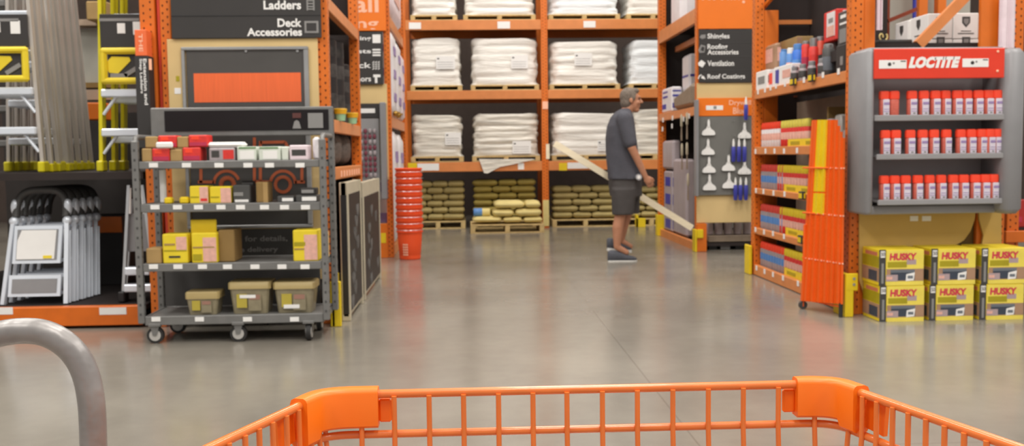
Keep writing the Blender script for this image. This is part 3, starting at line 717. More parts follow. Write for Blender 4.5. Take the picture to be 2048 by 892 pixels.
gbox('tall_roll', 'tall white and blue roll near the front post of the middle shelf', 'roll', 1364, 1378, 110, 170, X3 + .2, 'offw', .16, None, ((.05, .2, .1, .9), (.6, .64, .1, .9)), 'blue', z0=zmid, c=.03)
gbox('film_roll', 'white bagged roll on the high beam of the roofing rack', 'roll', 1340, 1362, -60, 50, X3 + .14, 'offw', .28, None, z0=ztop, c=.08)
gbox('tan_carton', 'tan carton beside the white bagged roll on the high beam', 'carton', 1364, 1388, -60, 18, X3 + .45, 'tan', .3, None, z0=ztop, c=.01)
# hanging trowels on hooks at the side
K1 = None
i = 0
for (px, y0_) in ((1363, 232), (1374, 228), (1364, 290), (1374, 288), (1376, 350)):
    p = WX(px, y0_, X3 - .03); lb = f'slim hanging trowel, {("upper left", "upper right", "middle left", "middle right", "lowest")[i]} one beside the pegboard'; i += 1
    if K1 is None:
        K1 = thing('hanging_trowel', lb, 'tool', p, 'hanging trowels on the aisle side'); b = MB((0, 0, 0), 50); b.lathe(0, 0, [(.008, -.13), (.016, -.12), (.014, 0), (.006, .02)], 10); b.build('handle', 'cream', K1)
        b = MB((0, 0, 0), 50); b.prism([(-.025, -.3), (.025, -.3), (.03, -.25), (.01, -.13), (-.01, -.13), (-.03, -.25)], -.004, .004, 0, 'x'); b.build('blade', 'brownfilm', K1)
    else: dup(K1, p, lb)
for (px, py) in ((1325, 258), (1344, 252), (1326, 240), (1345, 236), (1367, 238), (1378, 232)):
    p = WX(px, py, X3 - .004); b = MB(o3); b.box(X3 - .008, X3 - .001, p.y - .03, p.y + .03, p.z - .03, p.z + .03); b.build('price_tag', 'white', R)
# ================================================================== WALKING MAN
MY = 10.2
def px2l(px, py):
    p = WY(px, py, MY); return p
foot = WZ(1240, 522, 0); MY = foot.y + .08; mx = XY(1245, 500, MY); o4 = (mx, MY, 0)
S_ = FPX / (MY * 1.0)
def P(px, py, dy=0.0):
    """point measured on the man's own plane, dy = sideways offset away from the camera"""
    p = WY(px, py, MY); return Vector((p.x - mx, dy, p.z))
MAN = thing('person', 'grey-haired man in dark tee and shorts walking right with a long board', 'person', o4)
def capsule(b, a, c, ra, rb, n=14, m=0):
    a, c = Vector(a), Vector(c); d = (c - a)
    pts = []; rr = []
    for k in range(5):
        t = -1 + k / 4; pts.append(a + d.normalized() * ra * math.sin(PI / 2 * t)); rr.append(max(.002, ra * math.cos(PI / 2 * t)))
    for k in range(1, 6): t = k / 6; pts.append(a + d * t); rr.append(ra + (rb - ra) * t)
    for k in range(5):
        t = k / 4; pts.append(c + d.normalized() * rb * math.sin(PI / 2 * t)); rr.append(max(.002, rb * math.cos(PI / 2 * t)))
    b.tube(pts, 0, n, m, rr=rr); return b
def remesh(mb, name, mats, parent, vox, sm=2, it=6, loc=None):
    o = mb.build(name, mats, parent)
    md = o.modifiers.new('r', 'REMESH'); md.mode = 'VOXEL'; md.voxel_size = vox; md.use_smooth_shade = True
    s = o.modifiers.new('s', 'SMOOTH'); s.factor = .5; s.iterations = it
    dg = bpy.context.evaluated_depsgraph_get(); me = bpy.data.meshes.new_from_object(o.evaluated_get(dg)); o.modifiers.clear()
    old = o.data; o.data = me; bpy.data.meshes.remove(old)
    for p in me.polygons: p.use_smooth = True
    return o
b = MB((0, 0, 0), 80)
# head (side view facing +x)
hc = P(1262, 200)
b.ell(hc + Vector((-.012, 0, .025)), .098, .078, .098, 0, 20, 14)
b.ell(hc + Vector((.03, 0, -.035)), .066, .062, .088, 0, 20, 14)
b.ell(hc + Vector((.052, 0, -.105)), .038, .042, .030, 0, 14, 10)      # chin / jaw
b.ell(hc + Vector((.088, 0, .03)), .018, .055, .012, 0, 12, 8)        # brow
capsule(b, hc + Vector((.09, 0, .015)), hc + Vector((.117, 0, -.025)), .011, .016, 10)   # nose
for s_ in (-1, 1): b.ell(hc + Vector((.108, s_ * .012, -.028)), .010, .010, .008, 0, 10, 6)
b.ell(hc + Vector((.087, 0, -.062)), .014, .026, .007, 0, 12, 6); b.ell(hc + Vector((.084, 0, -.076)), .014, .024, .008, 0, 12, 6)
for s_ in (-1, 1):
    b.ell(hc + Vector((.062, s_ * .042, -.03)), .028, .022, .026, 0, 12, 8)
    b.ell(hc + Vector((-.01, s_ * .08, -.01)), .019, .010, .032, 0, 12, 8)   # ears
neck = P(1249, 226)
capsule(b, neck + Vector((-.01, 0, -.02)), hc + Vector((-.01, 0, -.07)), .062, .058)
# torso core
for (z_, x_, rx_, ry_) in ((245, 1243, .11, .19), (270, 1244, .125, .165), (300, 1246, .13, .155), (330, 1247, .135, .155), (360, 1249, .12, .15)):
    c_ = P(x_, z_); b.ell(c_, rx_, ry_, .12, 0, 18, 10)
# arms : right arm near camera
sh = P(1241, 240, -.20); el = P(1256, 296, -.25); wr = P(1283, 352, -.22)
capsule(b, sh, el, .058, .046); capsule(b, el, wr, .045, .030)
sh2 = P(1243, 240, .20); el2 = P(1250, 300, .26); wr2 = P(1268, 356, .24)
capsule(b, sh2, el2, .058, .046); capsule(b, el2, wr2, .045, .030)
# legs
hipn = P(1246, 372, -.08); kn_ = P(1237, 432, -.10); ann = P(1231, 492, -.10)
hipf = P(1252, 372, .08); kf = P(1256, 432, .10); anf = P(1245, 484, .11)
for h_, k_, a_ in ((hipn, kn_, ann), (hipf, kf, anf)):
    capsule(b, h_, k_, .085, .060); capsule(b, k_, k_ + (a_ - k_) * .35 + Vector((-.012, 0, 0)), .058, .060); capsule(b, k_ + (a_ - k_) * .35 + Vector((-.012, 0, 0)), a_, .060, .036)
    capsule(b, a_, a_ + Vector((.10, 0, -.06)), .036, .032)
# hands (palms)
def hand(b, w, d, side):
    d = d.normalized(); fw = d; lat = Vector((0, 1, 0)); up = fw.cross(lat).normalized()
    b.ell(w + fw * .045, .045, .022, .040, 0, 12, 8)
    capsule(b, w, w + fw * .07, .028, .026)
    curl = Vector((0, -side, 0))
    for i in range(4):
        base = w + fw * .085 + up * (.030 - .020 * i); L_ = (.034, .038, .036, .028)[i]
        p1 = base + fw * L_ * .8 + curl * -.010; p2 = p1 + fw * L_ * .45 + curl * -.022; p3 = p2 - fw * .010 + curl * -.022
        capsule(b, base - fw * .015, p1, .0105, .0098, 8); capsule(b, p1, p2, .0098, .009, 8); capsule(b, p2, p3, .009, .0082, 8)
    t0 = w + fw * .03 + up * .03; t1 = t0 + fw * .035 + up * .022; t2 = t1 + fw * .026 + curl * -.012
    capsule(b, t0, t1, .014, .0115, 8); capsule(b, t1, t2, .0115, .0095, 8)
hand(b, wr, P(1296, 372, -.2) - P(1283, 352, -.2), 1)
hand(b, wr2, P(1282, 380, 0) - P(1268, 356, 0), -1)
body = remesh(b, 'body', 'skin', MAN, .0075, it=3)
# eyes (dark slits) and mouth line
b = MB((0, 0, 0), 60)
for s_ in (-1, 1): b.ell(hc + Vector((.083, s_ * .034, .008)), .009, .012, .006, 0, 10, 6)
b.build('eyes', 'black', MAN)
# hair
b = MB((0, 0, 0), 80)
b.ell(hc + Vector((-.024, 0, .038)), .100, .084, .098, 0, 22, 14)
b.ell(hc + Vector((-.05, 0, -.02)), .066, .076, .085, 0, 20, 12)
b.ell(hc + Vector((.035, 0, .095)), .055, .058, .034, 0, 16, 10)
for s_ in (-1, 1): b.ell(hc + Vector((.004, s_ * .072, .02)), .03, .012, .04, 0, 12, 8)
hair = remesh(b, 'hair', 'hair', MAN, .008, it=3)
# shirt
def elring(c, rx, ry, n=28, e=.85, wob=0, tilt=0.0):
    out = []
    for j in range(n):
        a = 2 * PI * j / n; x = math.copysign(abs(math.cos(a)) ** e, math.cos(a)) * rx; y = math.copysign(abs(math.sin(a)) ** e, math.sin(a)) * ry
        w = 1 + wob * math.sin(a * 5 + c[2] * 9)
        out.append((c[0] + x * w, c[1] + y * w, c[2] + tilt * x))
    return out
b = MB((0, 0, 0), 80)
def span(pxa, pxb, py): a = P(pxa, py); c = P(pxb, py); return (a + c) / 2, (c.x - a.x) / 2
rings = []
for (pa, pb, py, ry, w) in ((1243, 1259, 217, .066, 0), (1232, 1262, 223, .13, 0), (1222, 1266, 234, .20, 0), (1215, 1269, 252, .215, .01), (1212, 1272, 275, .205, .015), (1212, 1275, 300, .195, .02), (1213, 1279, 325, .195, .025), (1215, 1282, 345, .20, .03), (1216, 1283, 358, .205, .035)):
    c_, h_ = span(pa, pb, py); rings.append(elring(c_, h_, ry, wob=w))
b.loft(rings)
capsule(b, sh + Vector((0, .0, .005)), sh + (el - sh) * .80, .082, .074); capsule(b, sh2 + Vector((0, 0, .005)), sh2 + (el2 - sh2) * .80, .082, .074)
remesh(b, 'tee_shirt', 'shirt', MAN, .012, it=3)
# shorts: two tapering legs joined at the seat
b = MB((0, 0, 0), 80)
rings = []
for (pa, pb, py, ry) in ((1217, 1282, 352, .185), (1218, 1283, 372, .19), (1221, 1284, 392, .19)):
    c_, h_ = span(pa, pb, py); rings.append(elring(c_, h_, ry, wob=.02))
b.loft(rings)
for (dy, a0, a1, b0, b1) in ((-.10, 1220, 1272, 1222, 1263), (.10, 1232, 1284, 1240, 1282)):
    rings = []
    for k in range(6):
        t = k / 5; c_, h_ = span(a0 + (b0 - a0) * t, a1 + (b1 - a1) * t, 376 + (428 - 376) * t); c_.y = dy; rings.append(elring(c_, h_, .112 - .008 * t, wob=.025))
    b.loft(rings)
remesh(b, 'shorts', 'shorts', MAN, .012, it=2)
# shoes
def shoe(px, py, pa, pb, dy, pitch, name):
    heel = P(pa, py, dy); L_ = P(pb, py).x - P(pa, py).x; base = heel
    T = thing(name, None, None, (0, 0, 0)); T.parent = MAN; 
    c0 = heel + Vector((0, 0, 0)); b = MB((0, 0, 0), 70)
    prof = [(0, .032, .11), (.10, .040, .125), (.25, .042, .12), (.42, .044, .105), (.6, .048, .08), (.78, .050, .062), (.92, .042, .05), (1.0, .015, .034)]
    rings = []
    for (t, w, h) in prof:
        x = t * L_; rg = []
        for j in range(14):
            a = 2 * PI * j / 14; yy = math.cos(a) * w; zz = .018 + h * .5 + math.sin(a) * h * .5
            rg.append((c0.x + x, c0.y + yy, c0.z + zz + pitch * (1 - t) * L_))
        rings.append(rg)
    b.loft(rings); up = b
    s_ = MB((0, 0, 0), 50); out = [(0, .034), (.12, .040), (.3, .038), (.45, .040), (.65, .050), (.82, .050), (.95, .036), (1.02, .006)]
    poly_ = [(c0.x + t * L_, c0.y + w) for t, w in out] + [(c0.x + t * L_, c0.y - w) for t, w in out[::-1]]
    r0 = [(x, y, c0.z + pitch * (L_ - (x - c0.x))) for x, y in poly_]; r1 = [(x, y, z + .032) for x, y, z in r0]; s_.loft([r0, r1])
    bpy.data.objects.remove(T)
    u_ = up.build(name, 'shoe', MAN); s_.build('sole', 'sole', u_)
    # sock cuff
    return u_
shoe(0, 524.5, 1213, 1270, -.10, 0.0, 'shoe')
shoe(0, 508, 1217, 1266, .11, .10, 'shoe')
# board
E0 = WY(1109, 287, MY + .27); E1 = WY(1384, 456, MY + .31)
T = thing('pine_board', 'long pale pine board the man carries, slanting down to the right', 'board', (E0 + E1) / 2)
mid = (E0 + E1) / 2
MB(mid).bar(E0, E1, .032, .070).build('board_length', 'board', T)
# small round object in hand
p = P(1271, 353, -.235) + Vector(o4); T = thing('tape_roll', 'small silver round object held at the man\'s hip', 'tool', p)
b = MB((0, 0, 0), 50); b.cyl((-.012, -.035, 0), (-.012, .03, 0), .032, 20); b.build('casing', 'alu', T)
b = MB((0, 0, 0), 50); b.cyl((-.012, -.040, 0), (-.012, -.0345, 0), .018, 16); b.build('hub', 'white', T)
# ================================================================== LEFT FRONT: DECK ENDCAP RACK
YL = WZ(480, 652).y + .02     # front plane of the left racks
XR = XY(655, 120, YL); 
oD = ((XY(335, 300, YL) + XR) / 2, YL, 0)
R = thing('endcap_rack', 'orange rack end with ladders sign and framed dark poster, behind the grey trolley', 'rack', oD)
xr0, xr1 = XY(642, 120, YL), XY(656, 120, YL)
post(R, oD, xr1 - .04, YL + .05, 0, 3.2, .08, .09, side=1)
YLb = WX(720, 200, xr1 - .0).y
post(R, oD, xr1 - .04, YLb, 0, 3.2, .08, .09, side=1)
xa = XY(336, 200, YL); post(R, oD, xa, YL + .05, 0, 3.2, .07, .09, side=0)
MB(oD).box(xa - .062, xa - .036, YL + .03, YL + .08, 0, 3.2, 0, .003).build('post_channel', mat('red_orange_paint', 'D2452A', .5), R)
zE = [ZX(700, 252, xr1), ZX(700, 337, xr1), ZX(690, 36, xr1), .13]
for z in zE:
    MB(oD).box(xr1 - .05, xr1 + .0, YL + .1, YLb - .045, z - .07, z + .02, 0, .004).build('beam', 'beam', R)
    MB(oD).box(xa, xr1 - .05, YL + .12, YLb, z - .02, z + .0).build('shelf_deck', 'dark', R)
MB(oD).box(xa, xa + .03, YL + .1, YLb + .1, .0, 3.2).build('back_panel', 'dark', R)
MB(oD).box(xa + .03, xr1 - .1, YLb + .1, YLb + .13, .0, 3.2).build('end_shade_panel', 'dark', R)  # dark colour puts the shaded depth into this rack
for i in range(8):
    yy = YL + .5 + i * (YLb - YL - .6) / 8; b = MB(oD); b.box(xr1 + .0, xr1 + .004, yy, yy + .06, zE[1] - .055, zE[1] - .01); b.build('price_tag', 'pinkw', R)
def fD(x0, y0, x1, y1, m, name, dy=0., t=.02, c=.003, par=None):
    a = RY(x0, y0, x1, y1, YL - dy); return MB(oD).box(a[0], a[1], YL - dy - t, YL - dy, a[2], a[3], 0, c).build(name, m, par or R)
TP = fD(344, 78, 642, 560, 'tan', 'tan_panel', 0, .018)
S = fD(343, -40, 642, 77, 'bsign', 'category_sign', .018, .02)
Yt = YL - .0395
for q in (('Ladders', 527, 1, 602, 19), ('Deck', 555, 37, 603, 54), ('Accessories', 494, 56, 604, 72)): txo(*q, Yt, oD, 'white', S, .03)
b = MB(oD)
for x in (613, 626): a = RY(x, -6, x + 3, 21, Yt); b.box(a[0], a[1], Yt - .002, Yt + .002, a[2], a[3])
for y in (0, 6, 12, 17): a = RY(614, y, 628, y + 2.5, Yt); b.box(a[0], a[1], Yt - .0025, Yt + .002, a[2], a[3])
b.build('ladder_icon', 'greyp', S)
b = MB(oD); a = RY(609, 42, 637, 66, Yt); b.box(a[0], a[1], Yt - .002, Yt + .002, a[2], a[3], 0); a = RY(613, 46, 633, 62, Yt); b.box(a[0], a[1], Yt - .003, Yt - .002, a[2], a[3], 1); b.build('deck_icon', ['greyp', 'bsign'], S)
b = MB(oD); a = RY(343, 30.5, 642, 32, Yt); b.box(a[0], a[1], Yt - .001, Yt + .002, a[2], a[3]); b.build('panel_seam', 'black', S)
# framed poster
F = fD(379, 100, 618, 452, 'poster', 'poster_board', .02, .012)
b = MB(oD); a0 = RY(370, 94, 622, 456, YL - .02); w = .022
for (x0, x1, z0, z1) in ((a0[0], a0[1], a0[3] - w, a0[3]), (a0[0], a0[1], a0[2], a0[2] + w), (a0[0], a0[0] + w, a0[2] + w, a0[3] - w), (a0[1] - w * 1.5, a0[1], a0[2] + w, a0[3] - w)):
    b.box(x0, x1, YL - .046, YL - .018, z0, z1, 0, .004)
b.build('poster_frame', 'silver', R)
Yp = YL - .0325
a = RY(388, 146, 602, 204, Yp); b = MB(oD).box(a[0], a[1], Yp - .001, Yp + .001, a[2], a[3]); b.build('orange_block', 'orprint', F)
b = MB(oD)
for x in (492, 595): a = RY(x - 2.5, 99, x + 2.5, 105, Yp); b.cyl(((a[0] + a[1]) / 2, Yp - .006, (a[2] + a[3]) / 2), ((a[0] + a[1]) / 2, Yp, (a[2] + a[3]) / 2), .009, 12)
b.build('poster_screws', 'silver', F)
# truck drawing
b = MB(oD)
def ln(pts, w=.02):
    P_ = [WY(x, y, Yp) for x, y in pts]
    for p, q in zip(P_[:-1], P_[1:]): b.bar((p.x, Yp - .002, p.z), (q.x, Yp - .002, q.z), w, .003, up=(0, 1, 0)) if False else b.bar((p.x, Yp - .002, p.z), (q.x, Yp - .002, q.z), .003, w)
def arc(cx, cy, r, a0, a1, n=18, w=.02):
    ln([(cx + r * math.cos(a0 + (a1 - a0) * i / n), cy - r * math.sin(a0 + (a1 - a0) * i / n)) for i in range(n + 1)], w)
ln([(402, 338), (402, 366)]); ln([(396, 364), (428, 364)]); arc(453, 367, 25, .3, PI); arc(455, 369, 13, 0, 2 * PI, 20, .03)
ln([(509, 275), (509, 364)]); ln([(521, 282), (521, 362)]); ln([(521, 285), (570, 284)]); ln([(510, 363), (540, 364)]); ln([(604, 335), (604, 364)]); ln([(590, 364), (610, 364)])
ln([(570, 284), (585, 310), (604, 335)])
arc(566, 367, 25, 0, PI); arc(566, 369, 15, 0, 2 * PI, 22, .022)
b.build('truck_outline', 'truck', F)
B2 = fD(380, 458, 625, 512, 'bsign2', 'text_board', .02, .012)
txo('See inside for details,', 404, 472, 575, 485, Yp, oD, 'greyp', B2); txo('or see delivery', 440, 494, 556, 507, Yp, oD, 'greyp', B2)
fD(332, 514, 642, 625, mat('grey_base_cover', '4F4D4C', .6), 'base_cover', .0, .03)
fD(352, 152, 359, 163, 'olive', 'yellow_sticker', .018, .002); fD(349, 176, 362, 188, 'white', 'white_sticker', .018, .002)
# yellow guard at right front corner
b = MB(oD); xg = XY(676, 600, YL - .0); 
b.box(xr1 - .01, XY(683, 600, YL - .1), YL - .13, YL - .10, 0, ZY(676, 562, YL - .1), 0, .005); b.box(xr1 - .0, xr1 + .022, YL - .13, YL + .15, 0, .34, 0, .004); b.build('post_guard', 'yellow', R)
# black rolls on the side
zA = zE[0]
def rollv(lb, Y, X, r, z0, z1, m='black', deco=mat('dim_roll_print', '3C3836', .7, var=.7, scale=14), tilt=0):
    T = thing('fabric_roll', lb, 'roll', (X, Y, z0), 'black rolls beside the deck accessories end'); b = MB((0, 0, 0), 50); H = z1 - z0
    b.lathe(0, 0, [(r * .9, 0), (r, .01), (r, H - .01), (r * .9, H)], 24); b.build('roll_body', m, T)
    b = MB((0, 0, 0), 50)
    for (t0, t1) in ((.08, .36), (.55, .7), (.8, .9)): b.lathe(0, 0, [(r * 1.003, H * t0), (r * 1.006, H * t0 + .005), (r * 1.006, H * t1), (r * 1.003, H * t1 + .005)], 24)
    b.build('printed_band', deco, T); return T
XA = xr1 - .20
for i, (t, lb) in enumerate(((.16, 'tall black roll with grey print nearest the sign post'), (.42, 'second tall black roll beside the deck accessories sign'), (.68, 'third black roll along the side of the deck rack'), (.9, 'farthest black roll beside the small yellow pots'))):
    Yq = YL + .2 + (YLb - YL - .25) * t; rollv(lb, Yq, XA, .14, zA + .002, zA + .02 + (1.0, .86, .9, .7)[i] * .74)
P0 = None
for i, (px, py) in enumerate(((689, 244), (712, 250))):
    p = WX(px, py, xr1 + .03); lb = ('nearer', 'farther')[i] + ' small pot, yellow over pale green, on the left rack beam'
    if P0 is None:
        P0 = thing('small_pot', lb, 'pot', (xr1 + .0, p.y, zE[0] + .021), 'small yellow and green pots'); b = MB((0, 0, 0), 50); b.lathe(0, 0, [(.035, 0), (.042, .05)], 16); b.build('pot_base', mat('pale_green_plastic', '9CC8A0', .5), P0)
        b = MB((0, 0, 0), 50); b.lathe(0, 0, [(.046, .05), (.052, .085), (.046, .09)], 16); b.build('pot_lid', mat('amber_yellow_plastic', 'E8B020', .5), P0)
    else: dup(P0, (xr1 + .0, p.y, zE[0] + .021), lb)
# blurred grey packs on the lower side shelf
for i in range(3):
    Yq = YL + .45 + i * .58; T = thing('grey_net_pack', f'grey mesh pack, {("nearest", "middle", "farthest")[i]} on the lower side shelf of the deck rack', 'pack', (xr1 - .22, Yq, zE[1] + .02), 'grey mesh packs')
    b = MB((0, 0, 0), 70); b.ell((0, 0, .14), .15, .26, .14, 0, 18, 10, .6); b.build('pack_body', mat('grey_mesh', '6A625C', .8, var=.3, scale=40), T)
# display panels standing along the aisle
def dpanel(lb, Y0, Y1, X, z1, zb):
    T = thing('display_board', lb, 'display', (X, (Y0 + Y1) / 2, 0)); L_ = (Y1 - Y0) / 2
    b = MB(); b.box(-.02, .02, -L_, L_, .03, z1, 0, .004)
    b.box(-.03, .03, -L_, -L_ + .05, 0, z1, 0, .004); b.box(-.03, .03, L_ - .05, L_, 0, z1, 0, .004); b.build('cream_frame', 'cream', T)
    b = MB(); b.box(.02, .026, -L_ + .055, L_ - .055, .06, zb); b.box(-L_ * 0 - .02, .02, -L_ - .004, -L_, .05, zb); b.build('black_face', 'black', T)
    b = MB(); r_ = random.Random(int(Y0 * 10))
    for i in range(9):
        t = i / 8; z = .12 + (zb - .25) * t; y = -L_ + .15 + r_.random() * (2 * L_ - .35)
        b.prism([(y + .09 * math.cos(a), z + .05 * math.sin(a) * (1 + .4 * math.sin(3 * a))) for a in [k * PI / 5 for k in range(10)]], .026, .0275, 0, 'x')
    b.build('leaf_print', 'fol', T)
    return T
Xp = xr1 + .07
def YX(px, X): return WX(px, 480, X).y
dpanel('black display panel in cream frame, nearer one beside the grey trolley', YX(689, Xp), YX(717, Xp), Xp, ZX(700, 362, Xp), ZX(700, 386, Xp))
dpanel('black display panel in cream frame, farther one before the orange bucket stack', YX(721, Xp), YX(755, Xp), Xp, ZX(738, 360, Xp), ZX(738, 388, Xp))

# ================================================================== LADDER BAY
xl1 = XY(316, 200, YL); xl0 = -4.35
oB = ((xl0 + xl1) / 2, YL, 0)
R = thing('ladder_rack', 'orange rack bay at the left holding hanging ladders and step stools', 'rack', oB)
post(R, oB, XY(300, 200, YL), YL + .05, 0, 3.2, .10, .09, side=0)
post(R, oB, xl0, YL + .05, 0, 3.2, .10, .09, side=0)
xb1 = XY(285, 630, YL)
zb1 = ZY(150, 613, YL)
MB(oB).box(xl0 + .05, xb1, YL - .01, YL + .05, .02, zb1, 0, .005).build('beam', mat('amber_orange_beam', 'DA6A12', .42), R)
MB(oB).box(xl0 + .05, xb1, YL + .05, YL + 2.3, zb1 - .04, zb1 - .005).build('shelf_deck', 'dark', R)
zF = ZY(100, 345, YL + .3)
MB(oB).box(xl0 + .05, xb1, YL + .12, YL + 2.3, zF - .05, zF, 0).build('shelf_deck', 'dark', R)
MB(oB).box(xl0 - .1, xl1, YL + 2.75, YL + 2.79, 0, 1.6).build('back_panel', mat('shade_grey_backing', '35302E', .8), R)  # grey-black colour stands for the shade behind the ladders
for (x0, x1) in ((-20, 26), (199, 253)): a = RY(x0, 615, x1, 629, YL - .01); b = MB(oB); b.box(a[0], a[1], YL - .014, YL - .01, a[2], a[3]); b.build('price_label', 'white', R)
MB(oB).box(xl0 - .1, XY(160, 100, YL + 2.8), YL + 2.75, YL + 2.79, 1.6, 3.3).build('back_panel', mat('shade_grey_backing', '35302E', .8), R)  # dark sheet filling the void above, shade put into its colour
# rear things seen through the gap
MB(oB).box(XY(150, 100, YL + 2.3), XY(240, 100, YL + 2.3), YL + 2.3, YL + 2.38, ZY(190, 165, YL + 2.3), ZY(190, 58, YL + 2.3)).build('grey_panel', 'ltgrey', R)
for (z0_, z1_, m_) in ((52, 40, 'brownback'), (176, 166, 'carddk'), (200, 180, 'brownback')):
    a = RY(150, z1_, 240, z0_, YL + 2.25); MB(oB).box(a[0], a[1], YL + 2.2, YL + 2.38, a[2], a[3]).build('rear_shelf', m_, R)
for (nm, lb, q, m_) in (('cardboard_carton', 'white topped cardboard carton seen high between the ladders', (172, 2, 212, 40), 'card'), ('orange_crate', 'rust and orange block seen between silver and yellow ladders', (170, 205, 206, 240), 'orange')):
    a = RY(*q, YL + 2.0); b = MB(((a[0] + a[1]) / 2, YL + 2.05, a[2])); b.box(a[0], a[1], YL + 2.0, YL + 2.2, a[2], a[3], 0, .01)
    o_ = b.build(nm, m_); o_.location = ((a[0] + a[1]) / 2, YL + 2.05, a[2]); tag(o_, lb, 'carton')
a = RY(172, 20, 200, 40, YL + 1.99)
# ladder builder : local origin at centre of foot line, faces -y
def ladder(T, W0, W1, H, rail, stepm='step', ft='yellowl', nst=7, rear=True, first=.26, pitch=.29, card=None, railw=.025, raild=.045, stepd=.08):
    for s_ in (-1, 1):
        b = MB(); b.bar((s_ * W0 / 2, 0, .05), (s_ * W1 / 2, 0, H), railw, raild, up=(0, 1, 0)) if False else None
        b = MB(); p0 = Vector((s_ * W0 / 2, 0, .04)); p1 = Vector((s_ * W1 / 2, 0, H)); 
        q = [(-railw / 2, -raild / 2), (railw / 2, -raild / 2), (railw / 2, raild / 2), (-railw / 2, raild / 2)]
        b.loft([[(p0.x + x, p0.y + y, p0.z) for x, y in q], [(p1.x + x, p1.y + y, p1.z) for x, y in q]]); b.build('rail', rail, T)
        f_ = MB(); f_.box(s_ * W0 / 2 - .024, s_ * W0 / 2 + .024, -.05, .045, 0, .075, 0, .008); f_.build('foot', ft, T)
    for i in range(nst):
        z = first + i * pitch
        if z > H - .05: break
        w = W0 + (W1 - W0) * (z / H); b = MB(); b.box(-w / 2 + .012, w / 2 - .012, -stepd / 2 - .01, stepd / 2, z, z + .055, 0, .008)
        b.build('step', stepm, T)
        if card and i in (0, 1, 3):
            for s_ in (-1, 1): T_ = MB(); T_.cyl((s_ * (w / 2 - .012), -.01, z - .12), (s_ * (w / 2 - .11), -.01, z + .01), .012, 8); T_.build('brace', stepm, T)
    if rear:
        for s_ in (-1, 1):
            b = MB(); b.bar((s_ * (W0 / 2 + .02), .075, .03), (s_ * (W1 / 2 + .005), .06, H - .1), .022, .03, up=(1, 0, 0)); b.build('rear_rail', rail, T)
            f_ = MB(); f_.box(s_ * (W0 / 2 + .02) - .02, s_ * (W0 / 2 + .02) + .02, .052, .10, 0, .06, 0, .006); f_.build('foot', ft, T)
    if card:
        z0, z1, z2 = card; w = W0 + (W1 - W0) * z1 / H - railw
        b = MB(); b.box(-w / 2, w / 2, -.045, -.03, z1, z2, 0, .004); 
        b.box(-w * .12, w * .05, -.047, -.045, z1 + .1, z1 + .17, 1); b.box(w * .22, w * .38, -.047, -.045, z1 + .09, z1 + .18, 1); b.box(-w / 2, w * .36, -.047, -.045, z2 - .05, z2 - .03, 2)
        b.build('product_card', ['bsign', 'white', 'greyp'], T)
        b = MB(); t = .045; X0, X1 = -w / 2, w / 2
        b.box(X0, X1, -.075, -.03, z0, z0 + t, 0, .015); b.box(X0, X1, -.075, -.03, z1 - t, z1, 0, .015); b.box(X0, X0 + t, -.074, -.031, z0 + .02, z1 - .02, 0, .015); b.box(X1 - t, X1, -.074, -.031, z0 + .02, z1 - .02, 0, .015)
        b.build('yellow_surround', 'yelbox', T)
        b = MB(); b.box(X0 + t, X1 - t, -.04, -.032, z0 + t, z1 - t, 0); b.prism([(X1 - t - .22, z0 + .08), (X1 - t - .16, z0 + .075), (X1 - t - .07, z1 - t - .045), (X1 - t - .08, z1 - t - .02), (X1 - t - .2, z1 - t - .015), (X1 - t - .26, z0 + .13)], -.046, -.04, 1)
        b.bar((X1 - .16, -.044, z0 + .06), (X1 - .06, -.044, z0 + .12), .01, .03, 2); b.bar((X0 + .06, -.044, z0 + .06), (X0 + .18, -.044, z0 + .06), .01, .03, 2); b.build('card_picture', ['bsign', 'yelbox', 'greyp'], T)
def ladat(px_foot, px_top, py_top, Y, W0, taper, H, zf, label, **k):
    """ladder whose RIGHT rail foot/top project near the measured columns"""
    xf = XY(px_foot, 345, Y)
    T = thing('step_ladder', label, 'ladder', (xf - W0 / 2, Y, zf), k.pop('group', None)); ladder(T, W0, W0 - 2 * taper, H, **k); return T
zs = zF + .003
zc0, zc1, zc2 = ZY(40, 165, YL + .3) - zs, ZY(40, 95, YL + .3) - zs, ZY(40, 30, YL + .3) - zs
fz_ = ZY(40, 270, YL + .3) - zs; pt = (ZY(40, 191, YL + .3) - zs) - fz_
Y0_ = YL + .3
A0 = ladat(88, 68, 0, Y0_, .50, .06, 1.55, zs, 'front silver step ladder at far left, with yellow framed card', rail='aluflat', card=(zc0, zc1, zc2), nst=2, first=fz_, pitch=pt)
A1 = ladat(103, 80, 0, Y0_ + .17, .50, .06, 1.55, zs, 'x', rail='aluflat', nst=4, first=fz_, pitch=pt)
lb_ = ['second silver step ladder in the left row, just behind the front one', 'third silver step ladder in the left row', 'fourth silver step ladder in the left row']
A1['label'] = lb_[0]
for i in (1,): dup(A1, (A1.location.x, A1.location.y + .16 * i, zs), lb_[i])
E = ladat(131, 109, 0, Y0_ + .62, .42, .07, 1.7, zs, 'front silver ladder of the right-hand row at left, brightest edge', rail='aluflat', nst=5, first=.2, group='silver ladders, right-hand row')
for i in range(1, 4): dup(E, (E.location.x - .01 * i, E.location.y + .155 * i, zs), f'{NTH[i]} silver ladder back in the right-hand row at left')
